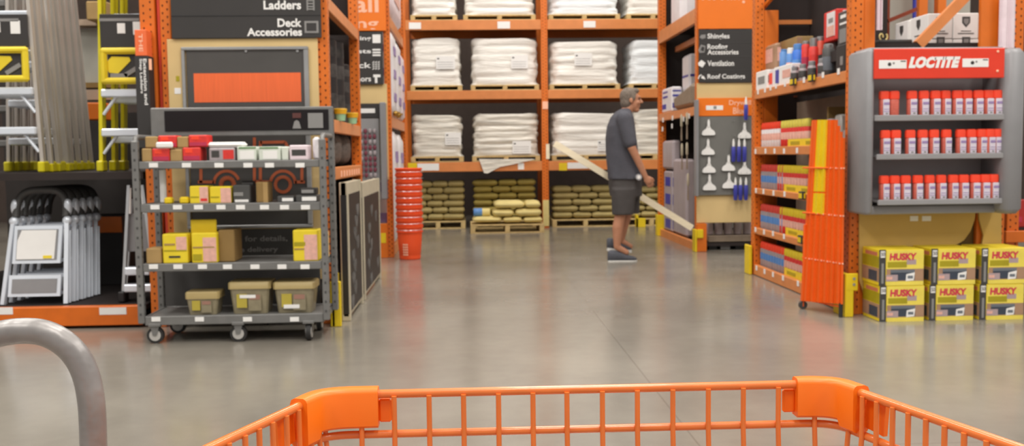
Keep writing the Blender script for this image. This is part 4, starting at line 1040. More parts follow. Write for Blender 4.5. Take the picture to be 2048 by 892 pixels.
# yellow ladders
xC = XY(205, 345, Y0_ + .02) + .20
C0 = thing('step_ladder', 'front yellow railed step ladder with pale steps beside the hanging sign', 'ladder', (xC, Y0_ + .02, zs), 'yellow step ladders')
ladder(C0, .40, .40 - .10, 1.55, 'yellowl', card=(zc0 - .02, zc1 - .01, zc2), nst=2, first=ZY(240, 273, Y0_) - zs, pitch=pt)
C1 = thing('step_ladder', 'second yellow step ladder behind the front yellow one', 'ladder', (xC + .02, Y0_ + .2, zs), 'yellow step ladders'); ladder(C1, .40, .30, 1.5, 'yellowl', nst=4, first=.2)
dup(C1, (xC + .03, Y0_ + .36, zs), 'third yellow step ladder, deepest behind the front yellow one')
# grey ladders dimly behind the front one
G0 = thing('step_ladder', 'dim grey step ladder nearest behind the far left steps', 'ladder', (XY(20, 300, Y0_ + 1.2) - .2, Y0_ + 1.35, zs), 'dim ladders behind far left steps'); ladder(G0, .46, .34, 1.5, 'steel', 'steel', nst=5, first=.2, rear=False)
for i in (1, 2): dup(G0, (G0.location.x + .12 * i, Y0_ + 1.35 + .16 * i, zs), f'{NTH[i]} dim grey step ladder back behind the far left steps')

# step stools
def stool(T):
    H = .80; lean = .21
    def pt_(x, z, dy=0): return Vector((x, lean * z / H + dy, z))
    for s_ in (-1, 1):
        b = MB((0, 0, 0), 60); b.bar(pt_(s_ * .215, .0), pt_(s_ * .185, .56), .028, .024); b.build('leg', 'step', T)
        b = MB((0, 0, 0), 60); b.bar(pt_(s_ * .222, .0, .04), pt_(s_ * .195, .50, .025), .024, .02); b.build('leg', 'step', T)
        b = MB((0, 0, 0), 60); b.ell(pt_(s_ * .185, .57, .01), .034, .03, .035, 0, 12, 8); b.ell(pt_(s_ * .183, .665, .01), .031, .03, .065, 0, 12, 8); b.build('hinge_cap', 'step', T)
    b = MB((0, 0, 0), 60); pts = [pt_(.175 * math.copysign(abs(math.cos(a)) ** .6, math.cos(a)), .60 + .19 * (max(0, math.sin(a)) ** .6), .01) for a in [PI * k / 16 for k in range(17)]]
    b.tube(pts, .027, 10); b.build('handle_grip', 'steeldk', T)
    for (z0, z1, wa, nm) in ((.28, .54, .165, 'platform'), (.055, .20, .178, 'step')):
        b = MB((0, 0, 0), 50)
        def q(x, z, dy): return pt_(x, z, dy)
        # frame with inset pad
        for (xa_, xb_, za, zb__, dy, t, m) in ((-wa, wa, z0, z1, -.02, .02, 0), (-wa + .025, wa - .025, z0 + .025, z1 - .025, -.026, .006, 1)):
            r0 = [q(xa_, za, dy), q(xb_, za, dy), q(xb_, zb__, dy), q(xa_, zb__, dy)]; r1 = [p + Vector((0, t, 0)) for p in r0]; b.loft([r0, r1], m)
        if nm == 'platform':
            r0 = [q(-wa + .03, z0 + .03, -.030), q(wa - .04, z0 + .03, -.030), q(wa - .035, z1 - .03, -.030), q(-wa + .055, z1 - .03, -.030), q(-wa + .03, z1 - .1, -.03)]; b.loft([r0, [p + Vector((0, .003, 0)) for p in r0]], 2)
            r0 = [q(.05, z0 + .035, -.034), q(.11, z0 + .035, -.034), q(.11, z0 + .055, -.034), q(.05, z0 + .055, -.034)]; b.loft([r0, [p + Vector((0, .003, 0)) for p in r0]], 3)
        b.build(nm, ['step', 'plast', 'white', 'yelbox'], T)
zst = zb1 + .0
sx0 = XY(62, 520, YL + .12)
S0 = thing('step_stool', 'front folded white step stool with black hoop handle, at bottom left', 'step stool', (sx0, YL + .14, zb1), 'folded step stools in a row'); stool(S0)
for i in range(1, 5): dup(S0, (sx0 + .012 * i, YL + .14 + .10 * i, zb1), f'{NTH[i]} folded step stool back in the row at bottom left')
# tall silver folding stool right
a = RY(236, 400, 304, 608, YL + .12)
T = thing('step_ladder', 'low silver ladder with pale steps standing beside the grey trolley', 'ladder', ((a[0] + a[1]) / 2, YL + .19, zb1))
ladder(T, (a[1] - a[0]), (a[1] - a[0]) - .14, .82, 'alu', nst=2, first=.07, pitch=.12, ft='black', railw=.02, raild=.03)
b = MB(); b.box(-.08, .07, .02, .03, .35, .62, 0, .004); b.build('grey_panel', 'plast', T)
for s_ in (-1, 1): b = MB(); b.cyl((s_ * .05, .0, .62), (s_ * .04, 0, .80), .01, 8); b.build('grip', 'white', T)
# dark bin with orange band
a = RY(180, 432, 246, 605, YL + 1.1)
T = thing('storage_bin', 'tall black bin with orange band between stools and silver ladder', 'bin', ((a[0] + a[1]) / 2, YL + 1.27, zb1))
w = (a[1] - a[0]) / 2; H = a[3] - zb1
b = MB((0, 0, 0), 40); b.loft([[(x * w * s, y * .16 * s, z) for x, y in ((-1, -1), (1, -1), (1, 1), (-1, 1))] for s, z in ((.88, 0), (1, H - .03), (1.05, H - .03), (1.05, H))]); b.build('bin_body', 'black', T)
b = MB(); b.box(-w * 1.02, w * 1.02, -.172, -.165, H * .76, H * .99, 0, .002); b.build('orange_band', 'orange', T)
# blade sign
Yb_ = YL - .10
T = thing('hanging_sign', 'narrow upright sign with orange top and vertical white lettering, left of the rack post', 'sign', (XY(286, 180, Yb_), Yb_, ZY(286, 285, Yb_)))
o_ = T.location.copy(); a = RY(274, 112, 301, 296, Yb_); MB(o_).box(a[0], a[1], Yb_ - .012, YL, a[2], a[3], 0, .003).build('black_board', 'bsign', T)
a = RY(271, 60, 294, 112, Yb_); O_ = MB(o_).box(a[0], a[1], Yb_ - .014, YL, a[2], a[3], 0, .003).build('orange_top', mat('coral_orange_sign', 'F0703C', .5), T)
b = MB(o_); a = RY(279, 68, 287, 104, Yb_); b.text('THE', a[0], a[1], a[2], a[3], Yb_ - .0155, 0, .02, rot=90); b.build('lettering', 'pinkw', O_)
b = MB(o_); a = RY(280, 118, 287, 187, Yb_); b.text('Step Ladders', a[0], a[1], a[2], a[3], Yb_ - .0135, 0, .02, rot=90); a = RY(289, 118, 296, 210, Yb_); b.text('Extension and', a[0], a[1], a[2], a[3], Yb_ - .0135, 0, .02, rot=90); b.build('lettering', 'white', T)
b = MB(o_); a = RY(299, 118, 304, 140, Yb_); b.box(a[0], a[1], Yb_ - .013, Yb_ - .003, a[2], a[3]); b.build('pale_tab', 'pinkw', T)

# ================================================================== GREY DISPLAY TROLLEY
YC = WZ(478, 688).y + .055; YCb = YC + .37
xc0, xc1 = XY(284, 500, YC), XY(643, 500, YC)
oC = ((xc0 + xc1) / 2, YC + .18, 0)
T = thing('display_trolley', 'grey steel shelf trolley on casters full of small goods and tubs', 'trolley', oC); TR = T
zsh_ = []
for (yt, yb) in ((321, 336), (406, 423), (525, 541), (630, 648)):
    zt, zb_ = ZY(465, yt, YC), ZY(465, yb, YC); zsh_.append(zt)
    last = yt == 630
    b = MB(oC); e = .03 if last else 0
    b.box(xc0 - .0, xc1, YC, YC + .012, zb_, zt, 0, .004); b.box(xc0, xc1, YCb + .03, YCb + .042, zb_, zt, 0, .004)
    b.box(xc0, xc1, YC + .012, YCb + .03, zt - .012, zt - .004); b.box(xc0, xc0 + .01, YC + .012, YCb + .03, zb_, zt); b.box(xc1 - .01, xc1, YC + .012, YCb + .03, zb_, zt)
    b.build('shelf', 'steel', T)
def cpost(x, y, z0, z1):
    b = MB(oC); b.box(x - .02, x + .02, y - .02, y + .02, z0, z1, 0, .005)
    n = int((z1 - z0) / .06)
    for i in range(n):
        z = z0 + .05 + i * .06; b.box(x - .006, x + .006, y - .0208, y - .0198, z, z + .016, 1); b.box(x + .0198, x + .0208, y - .006, y + .006, z, z + .016, 1)
    b.build('post', ['steel', 'steeldk'], T)
ztp = ZY(280, 282, YC); zhd = ZY(660, 214, YCb)
cpost(xc0 - .02, YC + .01, .13, ztp); cpost(xc1 + .02, YC + .01, .13, ztp); cpost(xc0 - .02, YCb + .03, .13, zhd); cpost(xc1 + .02, YCb + .03, .13, zhd)
for x in (xc0 - .02, xc1 + .02):
    b = MB(oC, 60); b.tube([(x, YC + .01, ztp - .01), (x, YC + .02, ztp + .015), (x, YC + .06, ztp + .025), (x, YCb + .03, ztp + .025)], .016, 8); b.build('top_rail', 'steel', T)
a = RY(318, 214, 664, 272, YCb); MB(oC).box(xc0 - .04, xc1 + .04, YCb + .005, YCb + .03, a[2], a[3], 0, .006).build('header_frame', 'steel', T)
H_ = MB(oC).box(XY(329, 240, YCb), XY(657, 240, YCb), YCb - .003, YCb + .006, a[2] + .035, a[3] - .02, 0, .002).build('header_panel', mat('deep_plum_black_panel', '1D181A', .7, spec=.25), T)
b = MB(oC); i = RY(616, 226, 646, 256, YCb - .004); b.box(i[0], i[1], YCb - .006, YCb - .003, i[2], i[3]); i = RY(585, 240, 602, 257, YCb - .004); b.prism([(i[0], i[2]), (i[1], i[2]), (i[1] - .012, i[3] - .01), ((i[0] + i[1]) / 2, i[3]), (i[0] + .012, i[3] - .01)], YCb - .006, YCb - .003); b.build('pale_label', 'greyp', H_)
b = MB(oC); i = RY(585, 226, 602, 236, YCb - .004); b.box(i[0], i[1], YCb - .006, YCb - .003, i[2], i[3]); b.build('dark_red_mark', mat('dim_red_print', '5A302C', .6), H_)
b = MB(oC)
for k, (yy, xs) in enumerate(((331, (307, 373, 438, 496, 539, 600)), (415, (310, 355, 397, 442, 481, 529, 569, 611)), (534, (307, 356, 405, 455, 510, 564, 610)), (639, (312, 399, 495, 589)))):
    for x in xs: i = RY(x - 9, yy - 5, x + 9, yy + 4, YC - .001); b = MB(oC); b.box(i[0], i[1], YC - .004, YC - .0005, i[2], i[3], 0, .001); b.build('price_tag', 'white', T)
def caster(x, y, r=.052):
    zt_ = zsh_[3] - .055; C_ = MB(oC, 50); C_.cyl((x - .014, y, r), (x + .014, y, r), r, 24, 0); c_ = C_.build('caster_wheel', 'rubber', T)
    b = MB(oC, 50); b.cyl((x - .018, y, r), (x + .018, y, r), r * .68, 20); b.build('hub', 'hub', c_)
    b = MB(oC); 
    for s_ in (-1, 1): b.prism([(y - .012, r), (y + .012, r), (y + .035, zt_ - .008), (y - .02, zt_ - .008)], x + s_ * .021, x + s_ * .024, 0, 'x')
    b.box(x - .035, x + .035, y - .035, y + .04, zt_ - .01, zt_ + .01, 0, .003); b.build('fork', 'steel', c_)
def caster_turn(x, y, r=.052):   # seen side-on
    zt_ = zsh_[3] - .055; c_ = MB(oC, 50).cyl((x, y - .014, r), (x, y + .014, r), r, 24).build('caster_wheel', 'rubber', T)
    MB(oC, 50).cyl((x, y - .018, r), (x, y + .018, r), r * .68, 20).build('hub', 'hub', c_)
    b = MB(oC)
    for s_ in (-1, 1): b.prism([(x - .012, r), (x + .012, r), (x + .03, zt_ - .008), (x - .025, zt_ - .008)], y + s_ * .021, y + s_ * .024, 0, 'y')
    b.box(x - .035, x + .04, y - .035, y + .035, zt_ - .01, zt_ + .01, 0, .003); b.build('fork', 'steel', c_)
for px, f_ in ((312, 1), (478, 1), (619, 0)): (caster_turn if f_ else caster)(XY(px, 675, YC + .03), YC + .03)
for px, f_ in ((357, 1), (640, 0)): (caster_turn if f_ else caster)(XY(px, 660, YCb - .0), YCb - .0)

# goods on the trolley; k = shelf index
def item(name, lb, cat, px0, px1, py0, k, m, dep=.14, dy=.02, grp=None, c=.006, deco=None, zoff=0, py1=None, decomats=None, sm=35):
    Y = YC + dy; a = RY(px0, py0, px1, (321, 406, 525, 630)[k] if py1 is None else py1, Y); z0 = zsh_[k] - .004 + .001 if py1 is None and not zoff else (a[2] if py1 is not None else zsh_[k] + zoff)
    W_ = a[1] - a[0]; H = a[3] - z0; T = thing(name, lb, cat, ((a[0] + a[1]) / 2, Y + dep / 2, z0), grp)
    b = MB((0, 0, 0), sm); b.box(-W_ / 2, W_ / 2, -dep / 2, dep / 2, 0, H, 0, c); b.build('body', m, T)
    if deco:
        b = MB(); ms = []
        for n_, (u0, u1, t0, t1, mm) in enumerate(deco):
            if mm not in ms: ms.append(mm)
            b.box(-W_ / 2 + W_ * u0, -W_ / 2 + W_ * u1, -dep / 2 - .002 - .0007 * n_, -dep / 2 + .001, H * t0, H * t1, ms.index(mm))
        b.build('printed_label', ms, T)
    return T
rp = ((.15, .55, .62, .92, 'redcap'), (.05, .95, .1, .4, 'crimson'))
g1 = 'red and tan cartons on the top trolley shelf'
zlo = .0
item('tan_carton', 'tan carton at the lower left end of the top trolley shelf', 'carton', 283, 303, 297, 0, 'card', grp=g1)
item('red_carton', 'red carton, lower left on the top trolley shelf', 'carton', 304, 339, 297, 0, 'redbox', deco=rp, grp=g1)
item('tan_carton', 'tan carton between the two lower red cartons, top trolley shelf', 'carton', 340, 364, 299, 0, 'card', grp=g1)
item('red_carton', 'red carton, lower right of the left group on the top trolley shelf', 'carton', 365, 401, 295, 0, 'redbox', deco=rp, grp=g1)
item('tan_carton', 'tan carton stacked at the upper left end of the trolley top', 'carton', 290, 315, 273, 0, 'card', dep=.12, grp=g1, py1=295.5, dy=.03)
item('red_carton', 'red carton stacked upper left on the trolley top', 'carton', 316, 353, 271, 0, 'redbox', deco=rp, dep=.12, grp=g1, py1=295.5, dy=.03)
item('tan_carton', 'tan carton stacked between the two upper red cartons', 'carton', 354, 376, 273, 0, 'card', dep=.12, grp=g1, py1=295.5, dy=.03)
item('red_carton', 'dark red carton stacked upper right beside the long white pack', 'carton', 377, 415, 270, 0, 'redbox', deco=rp, dep=.12, grp=g1, py1=294, dy=.03)
item('white_pouch', 'small white pouch lying across the left red cartons', 'pouch', 311, 345, 284, 0, 'white', dep=.02, dy=-.003, py1=296, c=.008)
item('display_card', 'clear tray with a red label, middle of the top trolley shelf', 'carton', 418, 469, 296, 0, 'greyfilm', deco=((.55, .97, .15, .85, 'redbox'), (.1, .4, .3, .8, 'bsign2')))
item('long_pack', 'long white pack laid on top of the middle of the trolley goods', 'pack', 413, 489, 284, 0, 'white', dep=.1, dy=.03, py1=295, c=.02)
item('white_carton', 'pale green and white carton, left of two on the top shelf', 'carton', 474, 512, 293, 0, 'greenbox', deco=((.15, .9, .1, .7, 'white'), (.1, 1, .85, .97, 'green')))
item('white_carton', 'pale green and white carton, right of two on the top shelf', 'carton', 517, 561, 293, 0, 'greenbox', deco=((.2, .85, .1, .7, 'white'), (.05, .9, .85, .97, 'green')))
item('small_white_carton', 'narrow white carton right of the green and white ones', 'carton', 563, 576, 293, 0, 'greenbox')
item('clear_box', 'clear pinkish box at the right of the top trolley shelf', 'box', 579, 616, 290, 0, 'pinkbag', deco=((.12, .88, .3, .7, 'bsign2'),))
item('white_bottle', 'upright white and pink pouch at the right end of the top shelf', 'pouch', 625, 640, 274, 0, 'offw', dep=.06, dy=.1, c=.015)
# second shelf
item('white_stick', 'white tube leaning at the left of the second trolley shelf', 'tube', 318, 331, 337, 1, 'white', dep=.03, dy=.12, c=.01)
item('yellow_pouch', 'low yellow pouch at the left of the second shelf', 'pouch', 327, 343, 395, 1, 'yellow', dep=.06, c=.01)
item('yellow_pouch', 'low yellow pouch beside the first yellow carton', 'pouch', 358, 376, 394, 1, 'yellow', dep=.06, c=.01)
item('yellow_carton', 'left small yellow carton on the second trolley shelf', 'carton', 379, 416, 372, 1, 'yelbox', deco=((.55, 1, .05, .95, 'pink'), (.05, .5, .35, .42, 'olive'), (.6, .95, .15, .3, 'redbox')))
item('yellow_carton', 'right small yellow carton on the second trolley shelf', 'carton', 419, 462, 373, 1, 'yelbox', deco=((.52, 1, .05, .9, 'pink'), (.05, .45, .35, .42, 'olive')))
item('black_white_pack', 'clear and dark pack with white base, middle of the second shelf', 'pack', 466, 500, 370, 1, 'steeldk', deco=((.1, .9, .06, .2, 'white'), (.05, .6, .4, .6, 'greyp')))
item('silver_pack', 'silver topped pack standing behind the clear dark pack', 'pack', 483, 508, 362, 1, 'bsign2', dy=.17, dep=.05, deco=((.05, .95, .75, .93, 'greyp'),))
item('brown_carton', 'upright brown cardboard carton on the second trolley shelf', 'carton', 512, 536, 364, 1, 'carddk', deco=((.6, .98, .02, .98, 'card'),))
item('black_white_pack', 'flat black and white pack, left of three at the shelf\'s right end', 'pack', 554, 588, 392, 1, 'steeldk', deco=((.3, .95, .2, .7, 'white'),))
item('black_white_pack', 'flat black and white pack at the right end of the second shelf', 'pack', 591, 634, 390, 1, 'steeldk', deco=((.3, .97, .2, .75, 'white'),))
item('black_white_pack', 'black pack with grey label stacked at the shelf\'s right end', 'pack', 600, 632, 376, 1, 'bsign', deco=((.1, .85, .25, .75, 'greyp'),), py1=389.2, dep=.1)
# third shelf
item('brown_carton', 'small brown carton at the left end of the third trolley shelf', 'carton', 292, 322, 497, 2, 'card')
yd = ((.55, .97, .45, .9, 'pink'), (.05, .95, .42, .46, 'olive'), (.08, .5, .62, .68, 'card'), (.25, .7, .2, .26, 'bsign'))
item('yellow_carton', 'squat yellow carton at the left of the third trolley shelf', 'carton', 325, 375, 468, 2, 'yelbox', deco=yd)
item('yellow_carton', 'open yellow carton with raised lid on the third shelf', 'carton', 383, 434, 466, 2, 'yelbox', deco=((.45, .97, .05, .85, 'pink'), (.05, .9, .5, .55, 'card'), (.05, .4, .1, .3, 'olive')))
item('carton_lid', 'bright yellow raised display card above the open yellow carton', 'card', 382, 434, 439, 2, 'yellow', dep=.01, dy=.09, deco=((.02, .98, .28, .32, 'olive'),))
item('brown_carton', 'plain brown carton beside the open yellow carton, third shelf', 'carton', 437, 469, 460, 2, 'carddk', dep=.2, dy=.06)
item('yellow_carton', 'yellow carton at the right end of the third trolley shelf', 'carton', 586, 636, 460, 2, 'yelbox', deco=((.45, .97, .05, .85, 'pink'), (.05, .5, .5, .62, 'olive'), (.05, .45, .38, .42, 'card')))
item('cream_card', 'cream card standing past the last yellow carton', 'card', 644, 658, 462, 2, 'tan', dep=.01, dy=.25)
# tubs
def tub(lb, px0, px1, py0, dx=0, sticker=None, dy=.04, dep=.2):
    Y = YC + dy; a = RY(px0, py0, px1, 630, Y); W_ = (a[1] - a[0]) / 2; z0 = zsh_[3] - .003; H = a[3] - z0
    T = thing('storage_tub', lb, 'tub', ((a[0] + a[1]) / 2, Y + dep / 2, z0), 'tan lidded tubs on the trolley deck')
    def rg(s, z): return [(x * W_ * s, y * dep / 2 * s, z) for x, y in ((-1, -.85), (-.9, -1), (.9, -1), (1, -.85), (1, .85), (.9, 1), (-.9, 1), (-1, .85))]
    b = MB((0, 0, 0), 40); b.loft([rg(.80, 0), rg(.93, H - .045)]); b.build('tub_body', 'tub', T)
    b = MB((0, 0, 0), 40); b.loft([rg(1.0, H - .045), rg(1.0, H - .008), rg(.95, H)]); b.build('lid', 'tublid', T)
    b = MB()
    f = lambda t: -dep / 2 * (.80 + .13 * t) - .004
    yy = f(1) - .001
    b.box(-W_ * .6, -W_ * .12, yy, yy + .006, H * .2, H * .62, 0); b.box(-W_ * .05, W_ * .55, yy, yy + .006, H * .1, H * .6, 1); b.box(.0, W_ * .5, yy - .002, yy, H * .45, H * .6, 2)
    if sticker: b.box(W_ * sticker[0], W_ * sticker[1], yy - .003, yy, H * sticker[2], H * sticker[3], 3)
    b.build('printed_label', [mat('dull_yellow_print', 'B8A640', .6), 'tub', mat('dull_rose_print', '9C7464', .6), 'white'], T)
tub('small tan lidded tub at the left of the trolley deck', 370, 438, 584, dep=.16)
tub('middle tan lidded tub on the trolley deck, white sticker high', 456, 541, 564, sticker=(-.45, .3, .5, .6))
tub('right tan lidded tub on the trolley deck, white sticker low', 546, 630, 564, sticker=(-.5, .25, .16, .28))
# ================================================================== RIGHT FRONT RACK
YR = WZ(1715, 629).y; XQ = XY(1700, 300, YR); YRb = WX(1504, 540, XQ).y
oR = (XQ + .6, YR, 0); XE = XY(2012, 300, YR)
R = thing('shelf_rack', 'near right orange shelf rack with foam cans and a red-headed glue display', 'rack', oR); RR = R
post(R, oR, XQ + .045, YR + .05, 0, 3.2, .085, .1, side=-1)
MB(oR).box(XQ + .09, XY(1751, 100, YR), YR + .01, YR + .05, 0, 3.2, 0, .004).build('post_channel', 'orange', R)
post(R, oR, XQ + .045, YRb, 0, 3.4, .085, .1, side=-1)
MB(oR).box(XQ + .09, XQ + .22, YRb - .05, YRb + .0, 0, ZY(1540, 22, YRb), 0, .004).build('post_channel', 'orange', R)
post(R, oR, XE - .03, YR + .05, 0, 3.2, .07, .09, side=0)
MB(oR).box(XY(1964, 50, YR), XE - .065, YR + .01, YR + .05, 0, 3.2, 0, .004).build('post_channel', 'orange', R)
lev = []
for (pt_, pb_, px) in ((183, 200, 1504), (294, 309, 1507), (376, 387, 1507), (454, 466, 1505), (527, 552, 1503)):
    zt, zb_ = ZX(px, pt_, XQ), max(.005, ZX(px, pb_, XQ)); lev.append(zt)
    MB(oR).box(XQ, XQ + .045, YR + .1, YRb - .05, zb_, zt, 0, .004).build('beam', 'beam', R)
    MB(oR).box(XQ + .045, XQ + .52, YR + .1, YRb, zt - .045, zt - (.012 if len(lev) > 1 else 0)).build('shelf_deck', 'dark', R)
MB(oR).box(XQ + .52, XQ + .55, YR + .1, YRb + .3, 0, 1.62).build('back_panel', 'brownback', R)
MB(oR).box(XQ + .62, XQ + .65, YR + .9, YRb + .3, 1.62, 3.2).build('upper_shade_panel', 'dark', R)  # dark sheet painted as the black void over the top shelf
MB(oR).box(XQ + .2, XQ + .62, YRb + .3, YRb + .33, 0, 3.2).build('end_shade_panel', 'dark', R)  # deep shade beyond the far post, drawn as a dark sheet
z = ZY(1590, 44, YRb + .2); MB(oR).box(XQ + .09, XQ + .62, YRb + .2, YRb + .24, z - .02, z + .02, 0).build('rear_beam', 'beam', R)
p0 = WX(1545, 232, XQ + .5); p1 = WX(1592, 190, XQ + .5); b = MB(oR); b.bar(p0, p1, .03, .03); b.build('diagonal_brace', mat('dim_rust_brace', '8C4424', .6), R)
p0 = WX(1521, 22, XQ + .1); p1 = WX(1548, -10, XQ + .1); b = MB(oR); b.bar(p0, p1, .03, .03); b.build('diagonal_brace', 'orange', R)
# price tags
for (pts) in (((1516, 184), (1530, 180), (1541, 176), (1552, 172), (1570, 168), (1608, 160), (1646, 150), (1677, 143)), ((1511, 303), (1531, 302), (1549, 302), (1568, 302), (1594, 301)), ((1512, 381), (1527, 383), (1547, 386), (1569, 388)), ((1511, 459), (1528, 464), (1546, 467), (1568, 473)), ((1513, 536), (1529, 543), (1546, 549), (1566, 556), (1596, 567))):
    for (px, py) in pts:
        p = WX(px, py, XQ - .002); b = MB(oR); b.box(XQ - .004, XQ - .0005, p.y - .022, p.y + .022, p.z - .022, p.z + .022, 0, .001); b.build('price_tag', 'white', R)
for (px, py) in ((1583, 163), (1620, 155), (1601, 391), (1599, 479)):
    p = WX(px, py, XQ - .03); b = MB(oR); b.box(XQ - .032, XQ - .004, p.y - .045, p.y + .045, p.z - .032, p.z + .032, 0, .004); b.box(XQ - .02, XQ - .008, p.y - .048, p.y - .045, p.z - .022, p.z + .018, 1); b.box(XQ - .034, XQ - .032, p.y - .035, p.y + .035, p.z - .022, p.z + .018, 1); b.build('yellow_black_tag', ['bsign', 'yellow'], R)
b = MB(oR); gz = ZY(1700, 546, YR - .06)
b.box(XQ - .06, XQ - .03, YR - .08, YR + .12, 0, gz, 0, .005); b.box(XQ - .06, XQ + .03, YR - .10, YR - .07, gz - .12, gz, 0, .005); b.box(XQ - .06, XQ - .0, YR - .1, YR - .07, 0, gz - .11, 0, .004)
b.cyl((XQ, YR - .105, gz - .035), (XQ, YR - .095, gz - .035), .010, 10, 1); b.cyl((XQ, YR - .105, gz - .075), (XQ, YR - .095, gz - .075), .010, 10, 1); b.build('post_guard', ['yellow', 'silver'], R)
b = MB(oR); p = WX(1497, 520, XQ - .03); z_ = ZX(1497, 490, XQ - .03); b.box(XQ - .04, XQ - .012, p.y - .06, p.y + .1, 0, z_, 0, .005); b.build('post_guard', 'yellow', R)

# foam cans
def can(T, cap, body, lab_):
    b = MB((0, 0, 0), 40); b.lathe(0, 0, [(.030, 0), (.033, .004), (.033, .16), (.030, .168)], 20); b.build('can_body', body, T)
    b = MB((0, 0, 0), 40); b.lathe(0, 0, [(.031, .168), (.0325, .17), (.0325, .205), (.029, .228), (.02, .232)], 20); b.build('cap', cap, T)
    b = MB((0, 0, 0), 40); b.lathe(0, 0, [(.0331, .07), (.0336, .072), (.0336, .128), (.0331, .13)], 20); b.build('label_band', lab_, T)
protos = {}
cz = [lev[1], lev[2], lev[3], lev[4]]; cn = ['upper can shelf', 'second can shelf', 'third can shelf', 'bottom can shelf']
def canrow(k, n, Yst, step, cap, body, lb_, nm, word, hoff=0):
    for i in range(n):
        key = (cap, body, lb_); loc = (XQ + .085 + U(-.001, .004), min(Yst, YRb - .09) - i * step, cz[k] - .0115)
        lab_ = f'{word} foam can, {NTH[i]} from the far end, {cn[k]}'
        g = f'{word} foam cans on the {cn[k]}'
        if key not in protos:
            T = thing('foam_can', lab_, 'spray can', loc, g); can(T, cap, body, lb_); protos[key] = T
        else: T = dup(protos[key], loc, lab_, group=g)
        T.rotation_euler.z = U(-1, 1)
Yfar = YRb - .13; st = .0735
canrow(0, 7, WX(1526, 270, XQ + .085).y, st, 'redcap', 'offw', 'pink', 0, 'red-capped white')
canrow(0, 9, WX(1569, 270, XQ + .085).y, st, mat('pale_yellow_cap', 'EBDD60', .4), 'redbox', 'pink', 0, 'yellow-capped')
canrow(1, 9, WX(1510, 350, XQ + .085).y, st, mat('soft_red_cap', 'DE4A3E', .4), 'greyfilm', 'bluel', 0, 'red-capped blue labelled')
canrow(1, 10, WX(1562, 350, XQ + .085).y, st, 'yelbox', 'redbox', 'pink', 0, 'bright yellow-capped')
canrow(2, 9, WX(1513, 430, XQ + .085).y, st, mat('soft_red_cap', 'DE4A3E', .4), 'greyfilm', 'bluel', 0, 'red-capped blue labelled')
canrow(2, 10, WX(1566, 430, XQ + .085).y, st, 'yelbox', 'redbox', 'pink', 0, 'bright yellow-capped')
canrow(3, 9, WX(1510, 505, XQ + .085).y, st, 'redcap', 'greyfilm', 'bluel', 0, 'red-capped lilac')
canrow(3, 10, WX(1564, 505, XQ + .085).y, st, 'yelbox', 'redbox', 'pink', 0, 'bright yellow-capped')
# yellow display trays in front of the yellow cans
for k in range(4):
    Ya = WX((1569, 1562, 1566, 1564)[k], 300, XQ + .02).y; Yb2 = Ya - 9.5 * st - .02
    T = thing('cardboard_tray', f'low yellow printed tray in front of yellow-capped cans, {cn[k]}', 'tray', (XQ + .096, (Ya + Yb2) / 2, cz[k] - .0115), 'yellow trays under the foam cans'); L_ = (Ya - Yb2) / 2
    b = MB(); b.box(-.048, -.044, -L_, L_, 0, .07, 0); b.box(.044, .048, -L_, L_, 0, .07, 0); b.box(-.044, .044, -L_, -L_ + .004, 0, .07); b.box(-.044, .044, L_ - .004, L_, 0, .07); b.build('tray_walls', 'yelbox', T)
    for s_ in (-.5, .5): b = MB(); b.box(-.0495, -.048, s_ * L_ - L_ * .3, s_ * L_ + L_ * .3, .022, .05); b.build('olive_print', 'olive', T)
# second row packs further along (seen past the barricade)
for i, (px, py0, py1, k, m_, lb) in enumerate(((1688, 228, 292, 1, 'clear', 'clear jar near the front post on the upper can shelf'), (1668, 236, 292, 1, 'greyfilm', 'grey packet behind the barricade top on the upper can shelf'), (1694, 352, 386, 2, 'purple', 'purple packet near the front post on the second can shelf'), (1694, 440, 480, 3, 'purple', 'purple packet near the front post on the third can shelf'), (1688, 530, 585, 4, 'greyfilm', 'grey packet near the front post on the bottom can shelf'))):
    p = WX(px, py1, XQ + .12); zz = lev[k] - .0115; h = ZX(px, py0, XQ + .12) - ZX(px, py1, XQ + .12)
    T = thing('small_packet', lb, 'packet', (XQ + .12, max(p.y, YR + .18), zz)); b = MB((0, 0, 0), 40); b.box(-.05, .05, -.06, .06, 0, h, 0, .012); b.build('packet_body', m_, T); b = MB(); b.box(-.03, .03, -.062, -.058, h * .2, h * .5); b.box(-.052, -.048, -.03, .03, h * .2, h * .5); b.build('printed_label', 'white', T)
# tins, jugs and boxes on the top shelf
zt1 = lev[0] + .001
def sbox(name, lb, cat, px0, px1, py0, m, X=None, dep=.12, z0=None, deco=None, c=.006, py1=None, grp=None):
    X = XQ + .05 if X is None else X; zz = zt1 if z0 is None else z0
    Yn, Yf_ = WX(px1, py0, X).y, WX(px0, py0, X).y; zT = ZX((px0 + px1) / 2, py0, X); L_ = abs(Yf_ - Yn) / 2; H = zT - zz
    T = thing(name, lb, cat, (X + dep / 2, (Yn + Yf_) / 2, zz), grp); b = MB(); b.box(-dep / 2, dep / 2, -L_, L_, 0, H, 0, c); b.build('body', m, T)
    if deco:
        b = MB(); ms = []
        for n_, (u0, u1, t0, t1, mm) in enumerate(deco):
            if mm not in ms: ms.append(mm)
            e_ = .002 + .0008 * n_; j = ms.index(mm); b.box(-dep / 2 - e_, -dep / 2 + .001, -L_ + 2 * L_ * (1 - u1), -L_ + 2 * L_ * (1 - u0), H * t0, H * t1, j); b.box(-dep / 2 + dep * u0, -dep / 2 + dep * u1, -L_ - e_, -L_ + .001, H * t0, H * t1, j)
        b.build('printed_label', ms, T)
    return T
